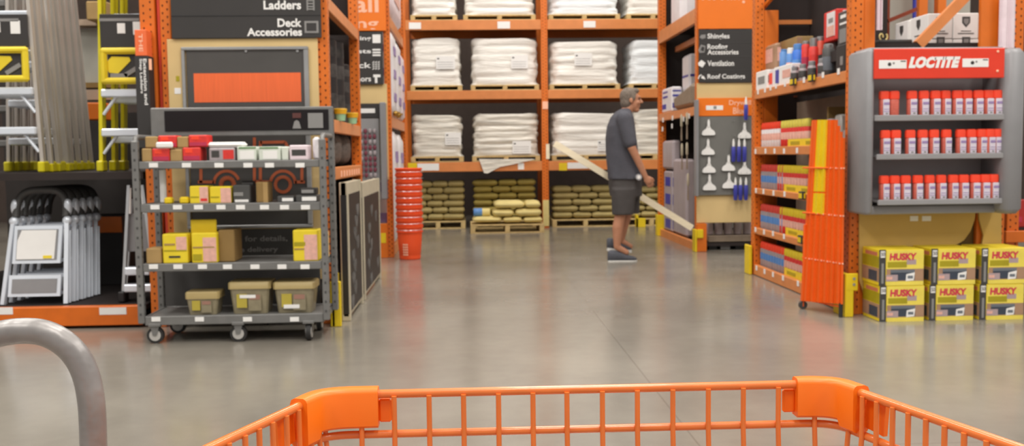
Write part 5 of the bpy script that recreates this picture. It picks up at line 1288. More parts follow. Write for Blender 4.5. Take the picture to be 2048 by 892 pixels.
def sjar(name, lb, cat, px, w, py0, m, capm, labm, X=None, z0=None, capf=.15, sy=1.0, grp=None):
    X = XQ + .09 if X is None else X; zz = zt1 if z0 is None else z0; p = WX(px, py0, X); H = p.z - zz; r = w * p.y / FPX / 2
    T = thing(name, lb, cat, (X, p.y, zz), grp); b = MB((0, 0, 0), 40); b.lathe(0, 0, [(r * .93, 0), (r, .006), (r, H * (1 - capf) - .012), (r * .8, H * (1 - capf))], 20); b.build('body', m, T)
    b = MB((0, 0, 0), 40); b.lathe(0, 0, [(r * .8, H * (1 - capf)), (r * .82, H * (1 - capf) + .003), (r * .8, H - .005), (r * .6, H)], 20); b.build('cap', capm, T)
    b = MB((0, 0, 0), 40); b.lathe(0, 0, [(r * 1.003, H * .2), (r * 1.012, H * .21), (r * 1.012, H * .6), (r * 1.003, H * .61)], 20); b.build('label_band', labm, T)
    return T
sbox('pink_bagged_pack', 'tall pinkish brown bagged pack at the far end of the top shelf', 'pack', 1523, 1551, 90, 'skinp', XQ + .10, .06, c=.02, deco=((.3, .8, .6, .9, 'pink'), (.2, .5, .25, .35, 'bsign')))
sbox('white_card', 'small white card box at the far end of the top shelf', 'box', 1512, 1534, 142, 'white', XQ + .01, .05, deco=((.2, .8, .3, .7, 'greyp'),))
sbox('brown_carton', 'brown cardboard carton standing behind the blue cans', 'carton', 1550, 1594, 80, 'card', XQ + .24, .15, deco=((0, .3, .02, .98, 'skinp'),))
sjar('spray_can', 'white and red spray can beside the white and blue carton', 'can', 1550, 15, 108, 'white', 'redbox', 'redcap', XQ + .16)
sjar('spray_can', 'light blue round tin behind the white and blue carton', 'can', 1567, 22, 99, 'bluel', 'bluel', 'bluel', XQ + .18, capf=.06)
sbox('white_carton', 'low white carton with blue and pink print on the top shelf', 'carton', 1548, 1583, 131, 'white', XQ + .03, .08, deco=((.5, .95, .35, .75, 'pink'), (.1, .3, .15, .85, 'blue')))
sbox('red_white_pack', 'slim white pack with red speckles left of the white carton', 'pack', 1536, 1547, 139, 'offw', XQ + .03, .06, deco=((.2, .8, .2, .8, 'redcap'),))
sjar('jug', 'white topped light blue jug behind the first grey tub', 'jug', 1581, 16, 96, 'bluel', 'white', 'pink', XQ + .13)
sjar('jug', 'bright blue jug on the top shelf beside the red cans', 'jug', 1596, 22, 88, 'blueb', 'bluel', 'bluel', XQ + .14)
sjar('tall_can', 'narrower red can next to the bright blue jug', 'can', 1612, 17, 82, 'redbox', 'silver', 'crimson', XQ + .14, capf=.08)
sjar('tall_can', 'red can with silver top in the middle of the top shelf', 'can', 1628, 20, 76, 'redbox', 'silver', 'redbox', XQ + .15, capf=.2)
sjar('tall_can', 'orange-red can left of the tall red carton', 'can', 1641, 18, 73, mat('orange_red_tin', 'D0503A', .4), 'silver', 'redbox', XQ + .2, capf=.1)
for i, (px, py) in enumerate(((1590, 133), (1606, 128), (1624, 122), (1644, 117))):
    sjar('grey_tub', f'small grey lidded tub, {NTH[i]} from the far end at the shelf edge', 'tub', px, 17, py, 'greyfilm', 'plast', 'steeldk', XQ + .06, capf=.25, grp='small grey tubs at the shelf edge')
sjar('glass_jar', 'silver framed grey jar in front of the tall red carton', 'jar', 1657, 24, 88, 'steeldk', 'silver', 'slate', XQ + .1, capf=.12)
sbox('dark_carton', 'dark carton at the near end supporting the grey tall carton', 'carton', 1672, 1690, 90, 'bsign', XQ + .08, .2, deco=((.5, .8, .3, .6, 'greyp'),))
T = sbox('dark_carton', 'dark brown carton behind the glass jar, under the red carton', 'carton', 1648, 1670, 86, mat('dark_brown_carton', '40302C', .7), XQ + .24, .2)
zr_ = T.location.z + (ZX(1659, 86, XQ + .24) - zt1)
sbox('red_carton', 'tall red carton with pale panel stacked at the near end', 'carton', 1648, 1673, 22, 'redbox', XQ + .2, .2, z0=zr_ + .001, deco=((.25, .9, .15, .95, 'offw'), (.3, .85, .15, .5, 'pink'), (.4, .75, .6, .75, 'greyp')))
sbox('grey_carton', 'tall grey carton with white lettering beside the red carton', 'carton', 1676, 1698, 22, 'steeldk', XQ + .12, .2, z0=zt1 + ZX(1684, 90, XQ + .08) - zt1 + .001, deco=((.25, .75, .8, .9, 'white'), (.2, .8, .62, .68, 'white'), (.2, .8, .1, .5, 'greyp')))

# ---------------- folding barricade
Yb0 = WZ(1605, 618).y; T = thing('folding_barricade', 'folded orange slatted barricade with yellow upper section, on one caster', 'barricade', (XY(1650, 500, Yb0), Yb0, 0))
o_ = T.location.copy(); xL = XY(1612, 430, Yb0); xRr = XY(1692, 430, Yb0 - .05); zT = ZY(1650, 240, Yb0); n = 13
for i in range(n):
    t = i / (n - 1); y = Yb0 + (-.012 if i % 2 else .0) - .37 * t; x = XY(1612 + 72 * t, 430, y); tp = ZY(1650, 240 + (0 if i < 10 else 12 * (i - 9)), y); bt = ZY(1650, 606 + 8 * t, y)
    w = .017 if i < 9 else .013; sp = .05 * (1 - t)
    b = MB(o_); q0 = Vector((x - .02 * (1 - t), y, bt + .02)); q1 = Vector((x + sp, y, tp))
    b.loft([[(q.x - w / 2, q.y - .02, q.z), (q.x + w / 2, q.y - .02, q.z), (q.x + w / 2, q.y + .02, q.z), (q.x - w / 2, q.y + .02, q.z)] for q in (q0, q1)]); s_ = b.build('slat', 'barr', T)
    if 2 <= i <= 5:
        f0 = (ZY(1645, 425, Yb0) - q0.z) / (q1.z - q0.z)
        for (fa, fb) in ((f0, .60), (.61, 1.0)):
            r0 = q0 + (q1 - q0) * fa; r1 = q0 + (q1 - q0) * fb
            b = MB(o_); b.loft([[(q.x - w / 2 - .002, q.y - .023, q.z), (q.x + w / 2 + .002, q.y - .023, q.z), (q.x + w / 2 + .002, q.y + .021, q.z), (q.x - w / 2 - .002, q.y + .021, q.z)] for q in (r0, r1 + Vector((0, 0, .001)))]); b.build('yellow_sleeve', 'yellow', s_)
    b = MB(o_, 50)
    for zz in (335, 425, 515):
        f = (ZY(1650, zz, Yb0) - q0.z) / (q1.z - q0.z); q = q0 + (q1 - q0) * f; b.cyl((q.x, q.y - .026, q.z), (q.x, q.y - .019, q.z), .006, 8)
    b.build('rivet', 'pinkw', s_)
for zz in (335, 425, 515, 598):
    z_ = ZY(1650, zz, Yb0); b = MB(o_); b.cyl((xL - .015, Yb0 + .025, z_), (XY(1684, 430, Yb0 - .37), Yb0 - .345, z_), .006, 8); b.build('link_rod', 'barr', T)
cx_ = XY(1606, 600, Yb0) ; b = MB(o_, 50); b.cyl((cx_, Yb0 - .01, .03), (cx_, Yb0 + .015, .03), .03, 20); c_ = b.build('caster_wheel', 'steeldk', T)
b = MB(o_, 50); b.cyl((cx_, Yb0 + .0, .02), (cx_ + .008, Yb0, .62), .011, 10); b.build('caster_post', 'barr', c_)
b = MB(o_, 50); xf_ = XY(1684, 430, Yb0 - .37); b.cyl((xf_, Yb0 - .37, .0), (xf_, Yb0 - .37, .10), .014, 12); b.build('foot', 'rubber', T)

# ---------------- endcap board, display, boxes
b = MB(oR); a = RY(1716, 425, 1995, 600, YR); Yh = YR - .004
pts = [(1716, 425), (1948, 425), (1946, 440), (1938, 462), (1925, 480), (1905, 492), (1960, 493), (1964, 470), (1956, 440), (1955, 425), (2000, 425), (2000, 600), (1730, 600), (1716, 560)]
P_ = [WY(x, y, YR) for x, y in pts]; b.prism([(p.x, p.z) for p in P_], YR - .02, YR - .002); TB = b.build('torn_tan_board', mat('golden_hardboard', 'C9A65C', .7, var=.05, scale=3), R)
MB(oR).box(XQ + .15, XE - .08, YR + .06, YR + .08, 0, 1.5).build('inner_panel', 'carddk', R)
for (x0, x1) in ((1820, 1836), (1844, 1862)): a = RY(x0, 432, x1, 442, YR - .02); b = MB(oR); b.box(a[0], a[1], YR - .0225, YR - .019, a[2], a[3]); b.build('white_tape', 'white', R)
YD = YR - .36
oL = (XY(1880, 260, YD), YD + .15, ZY(1880, 425, YD))
T = thing('glue_display', 'grey display cabinet with red sign and three shelves of glue, on the right rack', 'display', oL); D = T
def wing(x0, x1, y0, y1, Ya, Yb2, name='side_panel', rad=.035):
    a = RY(x0, y0, x1, y1, YD); b = MB(oL, 50); b.box(a[0], a[1], Ya, Yb2, a[2], a[3], 0, rad); b.build(name, 'plast', T)
wing(1733, 1749, 97, 430, YD, YR - .03, rad=.02); wing(2011, 2052, 95, 428, YD, YR - .03)
xw0, xw1 = XY(1745, 260, YD), XY(2016, 260, YD)
a = RY(1745, 100, 2012, 430, YD + .2); MB(oL).box(xw0, xw1, YR - .06, YR - .035, ZY(1880, 428, YD), ZY(1880, 98, YD)).build('back_panel', 'plastd', T)
MB(oL, 50).box(xw0, xw1, YD + .12, YR - .06, ZY(1880, 430, YD), ZY(1880, 412, YD), 0, .01).build('base_panel', 'plastd', T)
MB(oL, 50).box(xw0, xw1, YD + .07, YR - .06, ZY(1880, 100, YD), ZY(1880, 92, YD), 0, .006).build('top_panel', 'plast', T)
a = RY(1747, 97, 2007, 157, YD - .0); SG = MB(oL).box(a[0], a[1], YD - .015, YD + .005, a[2], a[3], 0, .004).build('red_sign', 'red', T)
Ys = YD - .0165
b = MB(oL); i = RY(1817, 113, 1921, 136, Ys); b.text('LOCTITE', i[0], i[1], i[2], i[3], Ys, 0, .075, .28); b.build('lettering', 'white', SG)
for (x0, x1, y0, y1) in ((1758, 1813, 120, 137), (1925, 1977, 117, 134)):
    b = MB(oL); i = RY(x0, y0, x1, y1, Ys); b.box(i[0], i[1], Ys - .001, Ys + .001, i[2], i[3], 0); w = i[1] - i[0]; h = i[3] - i[2]
    b.cyl((i[0] + w * .38, Ys - .0025, i[2] + h * .5), (i[0] + w * .38, Ys - .001, i[2] + h * .5), h * .22, 12, 1); b.cyl((i[0] + w * .53, Ys - .0025, i[2] + h * .62), (i[0] + w * .53, Ys - .001, i[2] + h * .62), h * .13, 12, 2); b.box(i[0] + w * .78, i[0] + w * .97, Ys - .002, Ys - .001, i[3] - h * .22, i[3] - h * .1, 1)
    b.build('white_strip', ['white', 'bsign', 'greyp'], SG)
for (x, y) in ((1996, 103), (1995, 142)):
    p = WY(x, y, Ys); b = MB(oL, 50); b.ell((p.x, Ys, p.z), .009, .005, .009, 0, 10, 6); b.build('screw', 'pinkw', SG)
shz = []
for (yt, yb, x0, x1) in ((229, 241, 1749, 2016), (307, 318, 1753, 2018), (398, 409, 1756, 2018)):
    a = RY(x0, yt, x1, yb, YD + .03); shz.append(a[3])
    b = MB(oL); b.box(max(a[0], xw0 + .01), min(a[1], xw1 - .005), YD + .03, YD + .042, a[2], a[3], 0, .004); b.box(max(a[0], xw0 + .01), min(a[1], xw1 - .005), YD + .042, YR - .06, a[3] - .018, a[3] - .008); b.build('shelf', 'plastd', T)
def bottle(T, lab_=True):
    b = MB((0, 0, 0), 40); e = lambda w, d, z: [(math.copysign(abs(math.cos(2 * PI * j / 20)) ** .7, math.cos(2 * PI * j / 20)) * w, math.copysign(abs(math.sin(2 * PI * j / 20)) ** .7, math.sin(2 * PI * j / 20)) * d, z) for j in range(20)]
    b.loft([e(.029, .020, 0), e(.031, .022, .006), e(.031, .022, .105), e(.028, .019, .114)]); b.build('bottle_body', 'redbody', T)
    b = MB((0, 0, 0), 40); b.loft([e(.0285, .0205, .112), e(.033, .024, .116), e(.0335, .0245, .150), e(.031, .023, .164), e(.024, .016, .167)]); b.build('cap', 'redcap', T)
    if lab_:
        b = MB((0, 0, 0), 40); b.box(-.014, .029, -.026, -.016, .006, .112, 0, .003); b.box(-.010, .027, -.0275, -.026, .075, .092, 1); b.box(-.009, .024, -.0275, -.026, .03, .034, 1); b.box(-.009, .024, -.0275, -.026, .045, .049, 1); b.box(.002, .018, -.0275, -.026, .014, .024, 2); b.build('label', ['lilac', 'purple', 'greyp'], T)
Bp = None; Bq = None
rowsx = [[1768, 1788, 1823, 1847, 1870, 1891, 1914, 1934, 1956, 1976, 1994], [1770, 1791, 1820, 1844, 1867, 1892, 1921, 1942, 1962, 1979, 1995], [1768, 1789, 1811, 1835, 1859, 1882, 1906, 1927, 1949, 1969, 1987]]
nolab = {(0, 1)}
for r_, xs in enumerate(rowsx):
    for i, px in enumerate(xs):
        loc = (XY(px, (205, 282, 373)[r_], YD + .07), YD + .072 + U(-.004, .004), shz[r_] - .0075)
        lb = f'red-capped glue bottle, {ORD[i]} on the {("top", "middle", "bottom")[r_]} shelf of the glue display'
        g = f'glue bottles on the {("top", "middle", "bottom")[r_]} display shelf'
        if (r_, i) in nolab:
            B = thing('glue_bottle', lb, 'bottle', loc, g); bottle(B, False)
        elif Bp is None: Bp = thing('glue_bottle', lb, 'bottle', loc, g); bottle(Bp)
        else: B = dup(Bp, loc, lb, group=g, rz=U(-.18, .18))
# clear film glints on the bottom row
# bin bag boxes
YH = WZ(1800, 643).y
def hbox(T, W_=.305, H=.243, dep=.27):
    b = MB(); b.box(0, W_, 0, dep, 0, H, 0, .004); b.build('carton_body', 'yelbox', T)
    b = MB(); y = -.0012; f = lambda u0, u1, t0, t1, m, yy=y: b.box(W_ * u0, W_ * u1, yy, .001, H * t0, H * t1, m)
    f(.0, .15, 0, 1, 0); f(.03, .13, .78, .96, 1, -.002); f(.055, .105, .06, .62, 2, -.002)
    f(.17, 1, .0, .98, 3); f(.19, .62, .50, .66, 4, -.002); f(.62, .83, .58, .72, 5, -.002); f(.17, 1.0, .12, .46, 6, -.0016); f(.26, .8, .14, .42, 7, -.0022); f(.26, .8, .36, .44, 8, -.0026)
    f(.16, .42, .12, .30, 5, -.003); f(.17, .30, .17, .25, 9, -.0034); b.prism([(W_ * .60, H * .12), (W_ * .78, H * .14), (W_ * .80, H * .36), (W_ * .61, H * .31)], -.0036, 0, 1); f(.64, .76, .19, .27, 8, -.0042)
    b.build('printed_front', ['bsign2', 'white', 'greyp', mat('printed_yellow_panel', 'EED95A', .5), 'olive', mat('mauve_print', 'B09A9C', .6), 'skinp', 'navy', 'slate', 'pink'], T)
    b = MB(); b.text('HUSKY', W_ * .23, W_ * .84, H * .70, H * .90, -.0032, 0, .05, .08); b.build('lettering', 'husky', T)
    b = MB(); b.text('50', W_ * .04, W_ * .125, H * .82, H * .93, -.0028, 0, .02); b.build('count_lettering', 'bsign', T)
    b = MB(); g = lambda v0, v1, t0, t1, m, xx=-.0015: b.box(xx, .001, dep * v0, dep * v1, H * t0, H * t1, m)
    g(.0, 1, .5, .8, 0); g(.0, 1, .1, .48, 1); g(.1, .6, .12, .4, 2, -.0025); g(.1, .8, .82, .92, 3, -.0025); b.build('printed_side', ['olive', 'skinp', 'navy', mat('faded_red_print', 'C87858', .6)], T)
Hh = .243; hx = [[1759, 1859, 1958], [1758, 1863, 1962]]
H0 = None
for r_ in (0, 1):
    for i in range(3):
        z_ = .001 + r_ * (Hh + .001); x = XY(hx[r_][i], (610, 535)[r_], YH); lb = f'{("left", "middle", "right")[i]} yellow bin bag carton in the {("bottom", "upper")[r_]} row on the floor'
        if H0 is None: H0 = thing('bin_bag_carton', lb, 'carton', (x, YH, 0), 'yellow bin bag cartons'); hbox(H0)
        else: dup(H0, (x, YH + (0, .006, -.004)[i], z_ if r_ else 0), lb)

# goods above the display
zU = ZY(1860, 92, YR + .3)
MB(oR).box(XQ + .1, XE + .02, YR + .1, YR + .9, zU - .08, zU - .0, 0).build('upper_deck', 'dark', R)
def wbox(lb, px0, py0, px1, py1, Y, dep=.3, side=False):
    a = list(RY(px0, py0, px1, py1, Y)); a[2] = max(a[2], zU + .002); W_ = a[1] - a[0]; H = a[3] - a[2]; T = thing('white_carton', lb, 'carton', (a[0] + W_ / 2, Y + dep / 2, a[2]), 'white cartons with shield mark'); b = MB(); b.box(-W_ / 2, W_ / 2, -dep / 2, dep / 2, 0, H, 0, .004); b.build('carton_body', 'white', T)
    b = MB(); sh = [(-.04, .05), (.04, .05), (.04, -.01), (0, -.055), (-.04, -.01)]
    cz_ = H * .66; b.prism([(x * .75, cz_ + z * .75) for x, z in sh], -dep / 2 - .002, -dep / 2, 0); b.prism([(x * .45, cz_ + z * .45) for x, z in sh], -dep / 2 - .003, -dep / 2 - .002, 1)
    b.box(-W_ * .32, W_ * .32, -dep / 2 - .002, -dep / 2, H * .18, H * .22, 0); b.box(-W_ * .2, W_ * .2, -dep / 2 - .002, -dep / 2, H * .28, H * .31, 0)
    b.prism([(x * .75, cz_ + z * .75) for x, z in sh], -W_ / 2 - .002, -W_ / 2, 0, 'x'); b.box(-W_ / 2 - .002, -W_ / 2, -.06, .06, H * .2, H * .24, 0)
    b.build('printed_mark', ['steeldk', 'greyp'], T)
    return T
Yw = YR + .42
zlv = ZY(1880, 78, Yw)
for (lb, q) in (('white carton with shield mark, upper left above the glue display', (1856, 27, 1905, 77.2)), ('white carton with shield mark, upper right above the glue display', (1907, 26, 1957, 77.2)), ('lower white carton under the upper left shield carton', (1857, 78.6, 1905, 95)), ('lower white carton under the upper right shield carton', (1907, 78.6, 1957, 95))):
    wbox(lb, *q, Yw)
T = wbox('white carton at the left, turned side-on above the glue display', 1816, 40, 1850, 92, Yw + .28, dep=.22)
# cable bits and dark tray left of them
T = thing('dark_tray', 'dark tray with coiled yellow cord on top of the display', 'tray', (XY(1780, 88, YR + .2), YR + .2, zU + .002)); b = MB((0, 0, 0), 50); b.box(-.1, .14, -.05, .1, 0, .03, 0, .006); b.build('tray_body', 'bsign', T)
b = MB((0, 0, 0), 60); b.tube([(-.09 + .02 * math.cos(t) + .005 * t, -.04 - .0 * t, .045 + .025 * math.sin(t)) for t in [k * .5 for k in range(16)]], .006, 6); b.build('yellow_cord', 'baglt', T)
# diagonal brace and rear posts
YB_ = YR + .12
p0 = WY(1836, 90, YB_); p1 = WY(1935, -12, YB_); b = MB(oR); b.bar(p0, p1, .05, .07); b.build('diagonal_brace', 'beam', R)
for (x0, x1, y1, m_, Y) in ((1838, 1856, 26, 'orange', YR + 2.2), (1876, 1893, 26, 'orange', YR + 2.2), (1768, 1780, 82, 'brown', YR + 1.2)):
    a = RY(x0, -40, x1, y1 + 40, Y); MB(oR).box(a[0], a[1], Y, Y + .08, 0, 3.2, 0, .004).build('rear_post', m_, R)
a = RY(1780, -30, 1826, 50, YR + 2.4); MB(oR).box(a[0], XE + 1, YR + 2.4, YR + 2.43, 0, 3.4).build('pale_rear_panel', 'ltgrey', R)
a = RY(1829, -30, 1836, 36, YR + 1.9); MB(oR, 50).cyl((a[0], YR + 1.9, zU), (a[0], YR + 1.9, a[3]), .016, 12).build('blue_pole', 'blue', R)
p0 = WY(1776, 42, YR + 1.1); p1 = WY(1834, 18, YR + 1.1); b = MB(oR); b.bar(p0, p1, .02, .03); b.build('thin_brace', 'brown', R)
MB(oR).box(XQ + .2, XE + .6, YR + .93, YR + .96, 1.0, 1.5).build('inner_back_panel', 'carddk', R); 
for (x0, x1, y0, y1, nm, lb, m_) in ((1754, 1766, -20, 60, 'paper_sheet', 'pale blurred paper strip hanging beside the right orange post top', 'pinkbag'), (1999, 2032, -20, 96, 'bagged_sheet', 'pinkish white bagged sheet hanging at the upper right corner', 'pinkbag')):
    a = RY(x0, y0, x1, y1, YR - .05); b = MB(((a[0] + a[1]) / 2, YR - .05, a[2]), 50); n_ = 8; r0 = [(a[0] + (a[1] - a[0]) * k / n_, YR - .05 + .012 * math.sin(k * 1.7)) for k in range(n_ + 1)]
    b.loft([[(x, y, z) for x, y in r0] + [(x, y + .008, z) for x, y in r0[::-1]] for z in (a[2], (a[2] + a[3]) / 2, a[3])]); o_ = b.build(nm, m_); o_.location = ((a[0] + a[1]) / 2, YR - .05, a[2]); tag(o_, lb, 'sheet')
# far right: next bay
oN = (XE + .6, YR + .3, 0); T = thing('neighbour_rack', 'orange rack edge glimpsed at the far right behind the glue display', 'rack', oN)
post(T, oN, XY(2037, 60, YR + .25), YR + .3, 0, 3.2, .09, .09, side=0)
post(T, oN, XY(2060, 60, YR + .25) + .55, YR + .3, 0, 3.2, .09, .09, side=0)
a = RY(2012, 462, 2060, 485, YR + .22); MB(oN).box(a[0], a[1] + .4, YR + .22, YR + .27, a[2], a[3], 0, .004).build('beam', 'orange', T)
a = RY(2012, 400, 2060, 456, YR + .26)
MB(oN).box(a[0], a[1] + .4, YR + .27, YR + .9, a[2] - .03, a[2]).build('shelf_deck', 'dark', T)
T = thing('red_carton', 'dark red carton glimpsed at the far right edge, above the yellow cartons', 'carton', ((a[0] + a[1]) / 2, YR + .4, a[2])); b = MB(); w = (a[1] - a[0]) / 2; b.box(-w, w, -.1, .1, 0, a[3] - a[2], 0, .006); b.build('carton_body', mat('dark_red_carton', 'B02A24', .5), T)
b = MB(); b.box(-w * .6, w * .6, -.102, -.1, .04, .08); b.build('printed_band', 'crimson', T)
# ================================================================== ORANGE SHOPPING CART
YK = .80
p = WY(1170, 773, YK); zr = WY(1170, 778.5, YK).z
xk0, xk1 = XY(640, 790, YK), XY(1738, 790, YK)
# side rails : directions measured on the plane of the rim
q0 = WZ(427, 893, zr); c0 = WZ(612, 806, zr); q1 = WZ(2026, 893, zr); c1 = WZ(1733, 790, zr)
dL = (q0 - c0).normalized(); dR = (q1 - c1).normalized()
oK = ((xk0 + xk1) / 2, YK - .3, 0)
K = thing('shopping_cart', 'bright orange wire shopping cart rim in the foreground', 'shopping cart', oK)
fL = Vector((XY(690, 780, YK), YK, zr)); fR = Vector((XY(1672, 780, YK), YK, zr))
def at_y(c, d, y): t = (y - c.y) / d.y; return c + d * t
YE = .12
eL = at_y(c0, dL, YE); eR = at_y(c1, dR, YE)
def rimpath(z, inset=0.0, full=True):
    dz = Vector((0, 0, z - zr))
    def bez(a, b_, c, n=8): return [a * (1 - t) ** 2 + b_ * 2 * t * (1 - t) + c * t * t for t in [i / n for i in range(n + 1)]]
    kL = c0 + (-dL) * ((YK - c0.y) / (-dL.y)); kR = c1 + (-dR) * ((YK - c1.y) / (-dR.y))
    a = at_y(c0, dL, YK - .02); b_ = at_y(c1, dR, YK - .02)
    cl = bez(a, kL, Vector((kL.x + .026, YK, zr))); cr = bez(Vector((kR.x - .026, YK, zr)), kR, b_)
    return [p + dz for p in [eL] + cl + cr + [eR]], kL, kR
path, kL, kR = rimpath(zr)
r_ = .0038
b = MB(oK, 60); b.tube(path, r_, 12); b.build('top_rim', 'cart', K)
z2 = WY(1170, 858, YK).z
def lower(z, r, nm, ins=0):
    pth = [p.copy() for p in rimpath(z)[0]]
    cx = (kL.x + kR.x) / 2
    for p in pth: p.x = cx + (p.x - cx) * (1 - ins * .5 * 0) - math.copysign(ins * .06, p.x - cx); p.y = p.y - (ins * .05 if p.y > .7 else 0)
    b = MB(oK, 60); b.tube(pth, r, 10); b.build(nm, 'cart', K); return pth
lower(z2, .0034, 'second_rim'); low = {}
nl = 6
for i in range(1, nl): lower(z2 - .05 * i - .01, .0024, 'cross_wire', i * .12)
zbot = z2 - .05 * nl
# vertical wires on the front
def wire(p, ins_d, name='upright_wire', r=.0023):
    b = MB(oK, 50); b.tube([p + Vector((0, 0, -.001)), Vector((p.x, p.y, z2)), Vector((p.x + ins_d.x, p.y + ins_d.y, zbot))], r, 8); b.build(name, 'cart', K)
for px in (722, 788, 858, 927, 997, 1066, 1134, 1205, 1275, 1346, 1417, 1487, 1557, 1630):
    x = XY(px, 800, YK - .005); wire(Vector((x, YK - .0045, zr)), Vector((0, -.03, 0)))
def sidewires(c, d, sgn, pxs):
    # columns measured along the rail -> y positions
    out = []
    for px in pxs:
        best = None
        for k in range(400):
            y = YK - .004 - k * .0015; q = at_y(c, d, y); v = CAM_M.inverted() @ q; sx = CX + FPX * v.x / -v.z
            if best is None or abs(sx - px) < best[0]: best = (abs(sx - px), q)
        out.append(best[1])
    return out
ws = sidewires(c1, dR, 1, (1707, 1735, 1764, 1795, 1828, 1863, 1900, 1940, 1984))
for q in ws: wire(q + Vector((-.004, 0, 0)), Vector((-.03, -.02, 0)))
stp = .03; y = ws[-1].y - stp
while y > YE + .01: q = at_y(c1, dR, y); wire(q + Vector((-.004, 0, 0)), Vector((-.03, -.02, 0))); y -= stp
ws = sidewires(c0, dL, -1, (652, 628, 610, 587, 562, 535, 508, 478, 446))
for q in ws: wire(q + Vector((.004, 0, 0)), Vector((.03, -.02, 0)))
y = ws[-1].y - stp
while y > YE + .01: q = at_y(c0, dL, y); wire(q + Vector((.004, 0, 0)), Vector((.03, -.02, 0))); y -= stp
# basket floor
b = MB(oK, 50)
for i in range(10):
    t = (i + .5) / 10; xf = (kL.x + .035) + (kR.x - kL.x - .07) * t; xb = (eL.x + .05) + (eR.x - eL.x - .1) * t
    b.tube([(xf, YK - .03, zbot), (xb, YE, zbot)], .0024, 6)
for i in range(8):
    y = YE + .02 + i * .09; t = (YK - y) / (YK - YE); xa_ = kL.x + .035 + (eL.x - kL.x) * t; xb_ = kR.x - .035 + (eR.x - kR.x) * t; b.tube([(xa_, y, zbot - .004), (xb_, y, zbot - .004)], .0024, 6)
b.build('basket_floor', 'cart', K)
# corner clips
def clip(side):
    # swept rounded rectangle around the corner
    c, d, k = (c0, dL, kL) if side < 0 else (c1, dR, kR)
    xe = XY(757 if side < 0 else 1590, 800, YK)
    def bez(a, b_, cc, n=10): return [a * (1 - t) ** 2 + b_ * 2 * t * (1 - t) + cc * t * t for t in [i / n for i in range(n + 1)]]
    s0 = at_y(c, d, YK - .034); pth = [s0] + bez(at_y(c, d, YK - .018), k + Vector((0, .0, 0)), Vector((k.x - side * .026, YK, zr))) + [Vector((xe, YK, zr))]
    rings = []
    for i, p in enumerate(pth):
        t = (pth[min(i + 1, len(pth) - 1)] - pth[max(i - 1, 0)]).normalized(); nrm = Vector((t.y, -t.x, 0)) * side  # outward-ish
        if nrm.y > 0 and False: nrm = -nrm
        u = i / (len(pth) - 1); drop = -.0275 - (.006 if u < .12 else 0) ; up = .0062
        w0, w1 = -.0085, .0095
        cs = [(w0, up - .004), (w0 + .0015, up - .0012), (w0 + .004, up), (w1 - .005, up), (w1 - .0015, up - .0015), (w1, up - .005), (w1, drop + .003), (w1 - .002, drop), (w0 + .002, drop), (w0, drop + .002)]
        f = 1.0 if 0 < i < len(pth) - 1 else .9
        rings.append([p + nrm * (w * f) + Vector((0, 0, h)) for w, h in cs])
    T_ = MB(oK, 40); T_.loft(rings); C_ = T_.build('corner_clip', 'clip', K)
    b = MB(oK); x0, x1 = XY(757, 800, YK), XY(782, 800, YK)
    if side > 0: x0, x1 = XY(1567, 800, YK), XY(1592, 800, YK)
    b.box(x0, x1, YK + .001, YK + .006, zr - .025, zr - .005, 0, .0015); b.build('clip_tab', 'clip', C_)
    b = MB(oK); e0 = at_y(c, d, YK - .034); e1 = at_y(c, d, YK - .056); o_ = Vector((-.006 * side * -1, 0, 0)); b.bar(e0 + Vector((side * .006, 0, -.016)), e1 + Vector((side * .006, 0, -.018)), .004, .026); b.build('clip_tab', 'clip', C_)
clip(-1); clip(1)
# chassis, handle, wheels
b = MB(oK, 50)
for s_, e_, k_ in ((-1, eL, kL), (1, eR, kR)):
    x = (e_.x * .5 + k_.x * .5) * .8 + oK[0] * .2
    b.tube([(x, YE - .02, zr - .02), (x, YE + .05, zbot - .03), (x, YE + .1, .25), (x, YK - .1, .20)], .011, 8)
    b.tube([(x, YK - .2, .21), (x, YK - .12, zbot - .01)], .011, 8)
b.build('chassis_frame', 'cart', K)
for s_, e_, k_ in ((-1, eL, kL), (1, eR, kR)):
    x = (e_.x * .5 + k_.x * .5) * .8 + oK[0] * .2
    for y in (YE + .12, YK - .12):
        w_ = MB(oK, 50).cyl((x - .015, y, .06), (x + .015, y, .06), .06, 20).build('caster_wheel', 'rubber', K)
        b = MB(oK); b.box(x - .022, x - .017, y - .02, y + .02, .05, .2); b.box(x + .017, x + .022, y - .02, y + .02, .05, .2); b.box(x - .022, x + .022, y - .02, y + .02, .19, .215); b.build('fork', 'steel', w_)

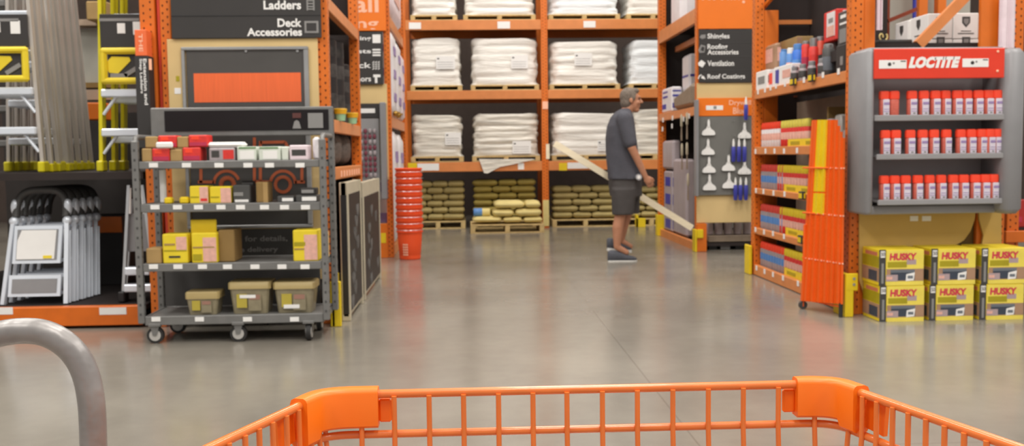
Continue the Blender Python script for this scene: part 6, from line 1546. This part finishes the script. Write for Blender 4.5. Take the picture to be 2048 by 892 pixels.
# ================================================================== PLATFORM CART HOOP (left foreground)
YP = .64
r0 = .0087
pts_px = [(-330, 900), (-250, 820), (-170, 750), (-90, 704), (-40, 680), (0, 667), (40, 661), (85, 663), (125, 682), (155, 712), (174, 752), (183, 800), (186, 850), (187, 900)]
pp = [WY(x, y, YP) for x, y in pts_px]
xl_, xr_ = pp[0].x, pp[-1].x
oH = ((xl_ + xr_) / 2, YP, 0)
T = thing('platform_cart', 'blurry grey tube hoop handle of a cart at the left foreground', 'cart', oH)
def smooth(P_, it=2):
    for _ in range(it):
        Q = [P_[0]]
        for a, c in zip(P_[:-1], P_[1:]): Q += [a * .75 + c * .25, a * .25 + c * .75]
        P_ = Q + [P_[-1]]
    return P_
full = [Vector((xl_, YP, .30))] + pp + [Vector((xr_, YP, .30))]
b = MB(oH, 60); b.tube(smooth(full), r0, 20); b.build('hoop_handle', 'tube', T)
b = MB(oH); b.box(xl_ - .30, xr_ + .012, YP - .7, YP + .03, .22, .30, 0, .01); b.build('deck', 'steel', T)
for x in (xl_ - .24, xr_ - .03):
    for y in (YP - .64, YP - .05):
        w_ = MB(oH, 50).cyl((x - .02, y, .07), (x + .02, y, .07), .07, 20).build('caster_wheel', 'rubber', T)
        b = MB(oH); b.box(x - .03, x - .024, y - .03, y + .03, .06, .22); b.box(x + .024, x + .03, y - .03, y + .03, .06, .22); b.build('fork', 'steel', w_)

# ================================================================== LIGHT
W = bpy.data.worlds.new('store_air'); scn.world = W; W.use_nodes = True
bg = W.node_tree.nodes['Background']; bg.inputs['Color'].default_value = (1.0, .965, .92, 1); bg.inputs['Strength'].default_value = .75
def area(x, y, z, sx, sy, p, col=(1, .965, .91), rot=(0, 0, 0)):
    l = bpy.data.lights.new('high_bay_lamp', 'AREA'); l.shape = 'RECTANGLE'; l.size = sx; l.size_y = sy; l.energy = p; l.color = col
    o = bpy.data.objects.new('high_bay_lamp', l); o.location = (x, y, z); o.rotation_euler = rot; COL.objects.link(o)
for x in (-4.5, 1.0, 6.5):
    for y in (-2.5, 2.0, 6.5, 12.0): area(x, y, 8.0, 1.2, 2.4, 300)
vs = scn.view_settings; vs.view_transform = 'Standard'; vs.look = 'None'; vs.gamma = 1.0; vs.use_curve_mapping = False; vs.exposure = -0.4
scn.display_settings.display_device = 'sRGB'
scn.cycles.use_denoising = True; scn.cycles.max_bounces = 8
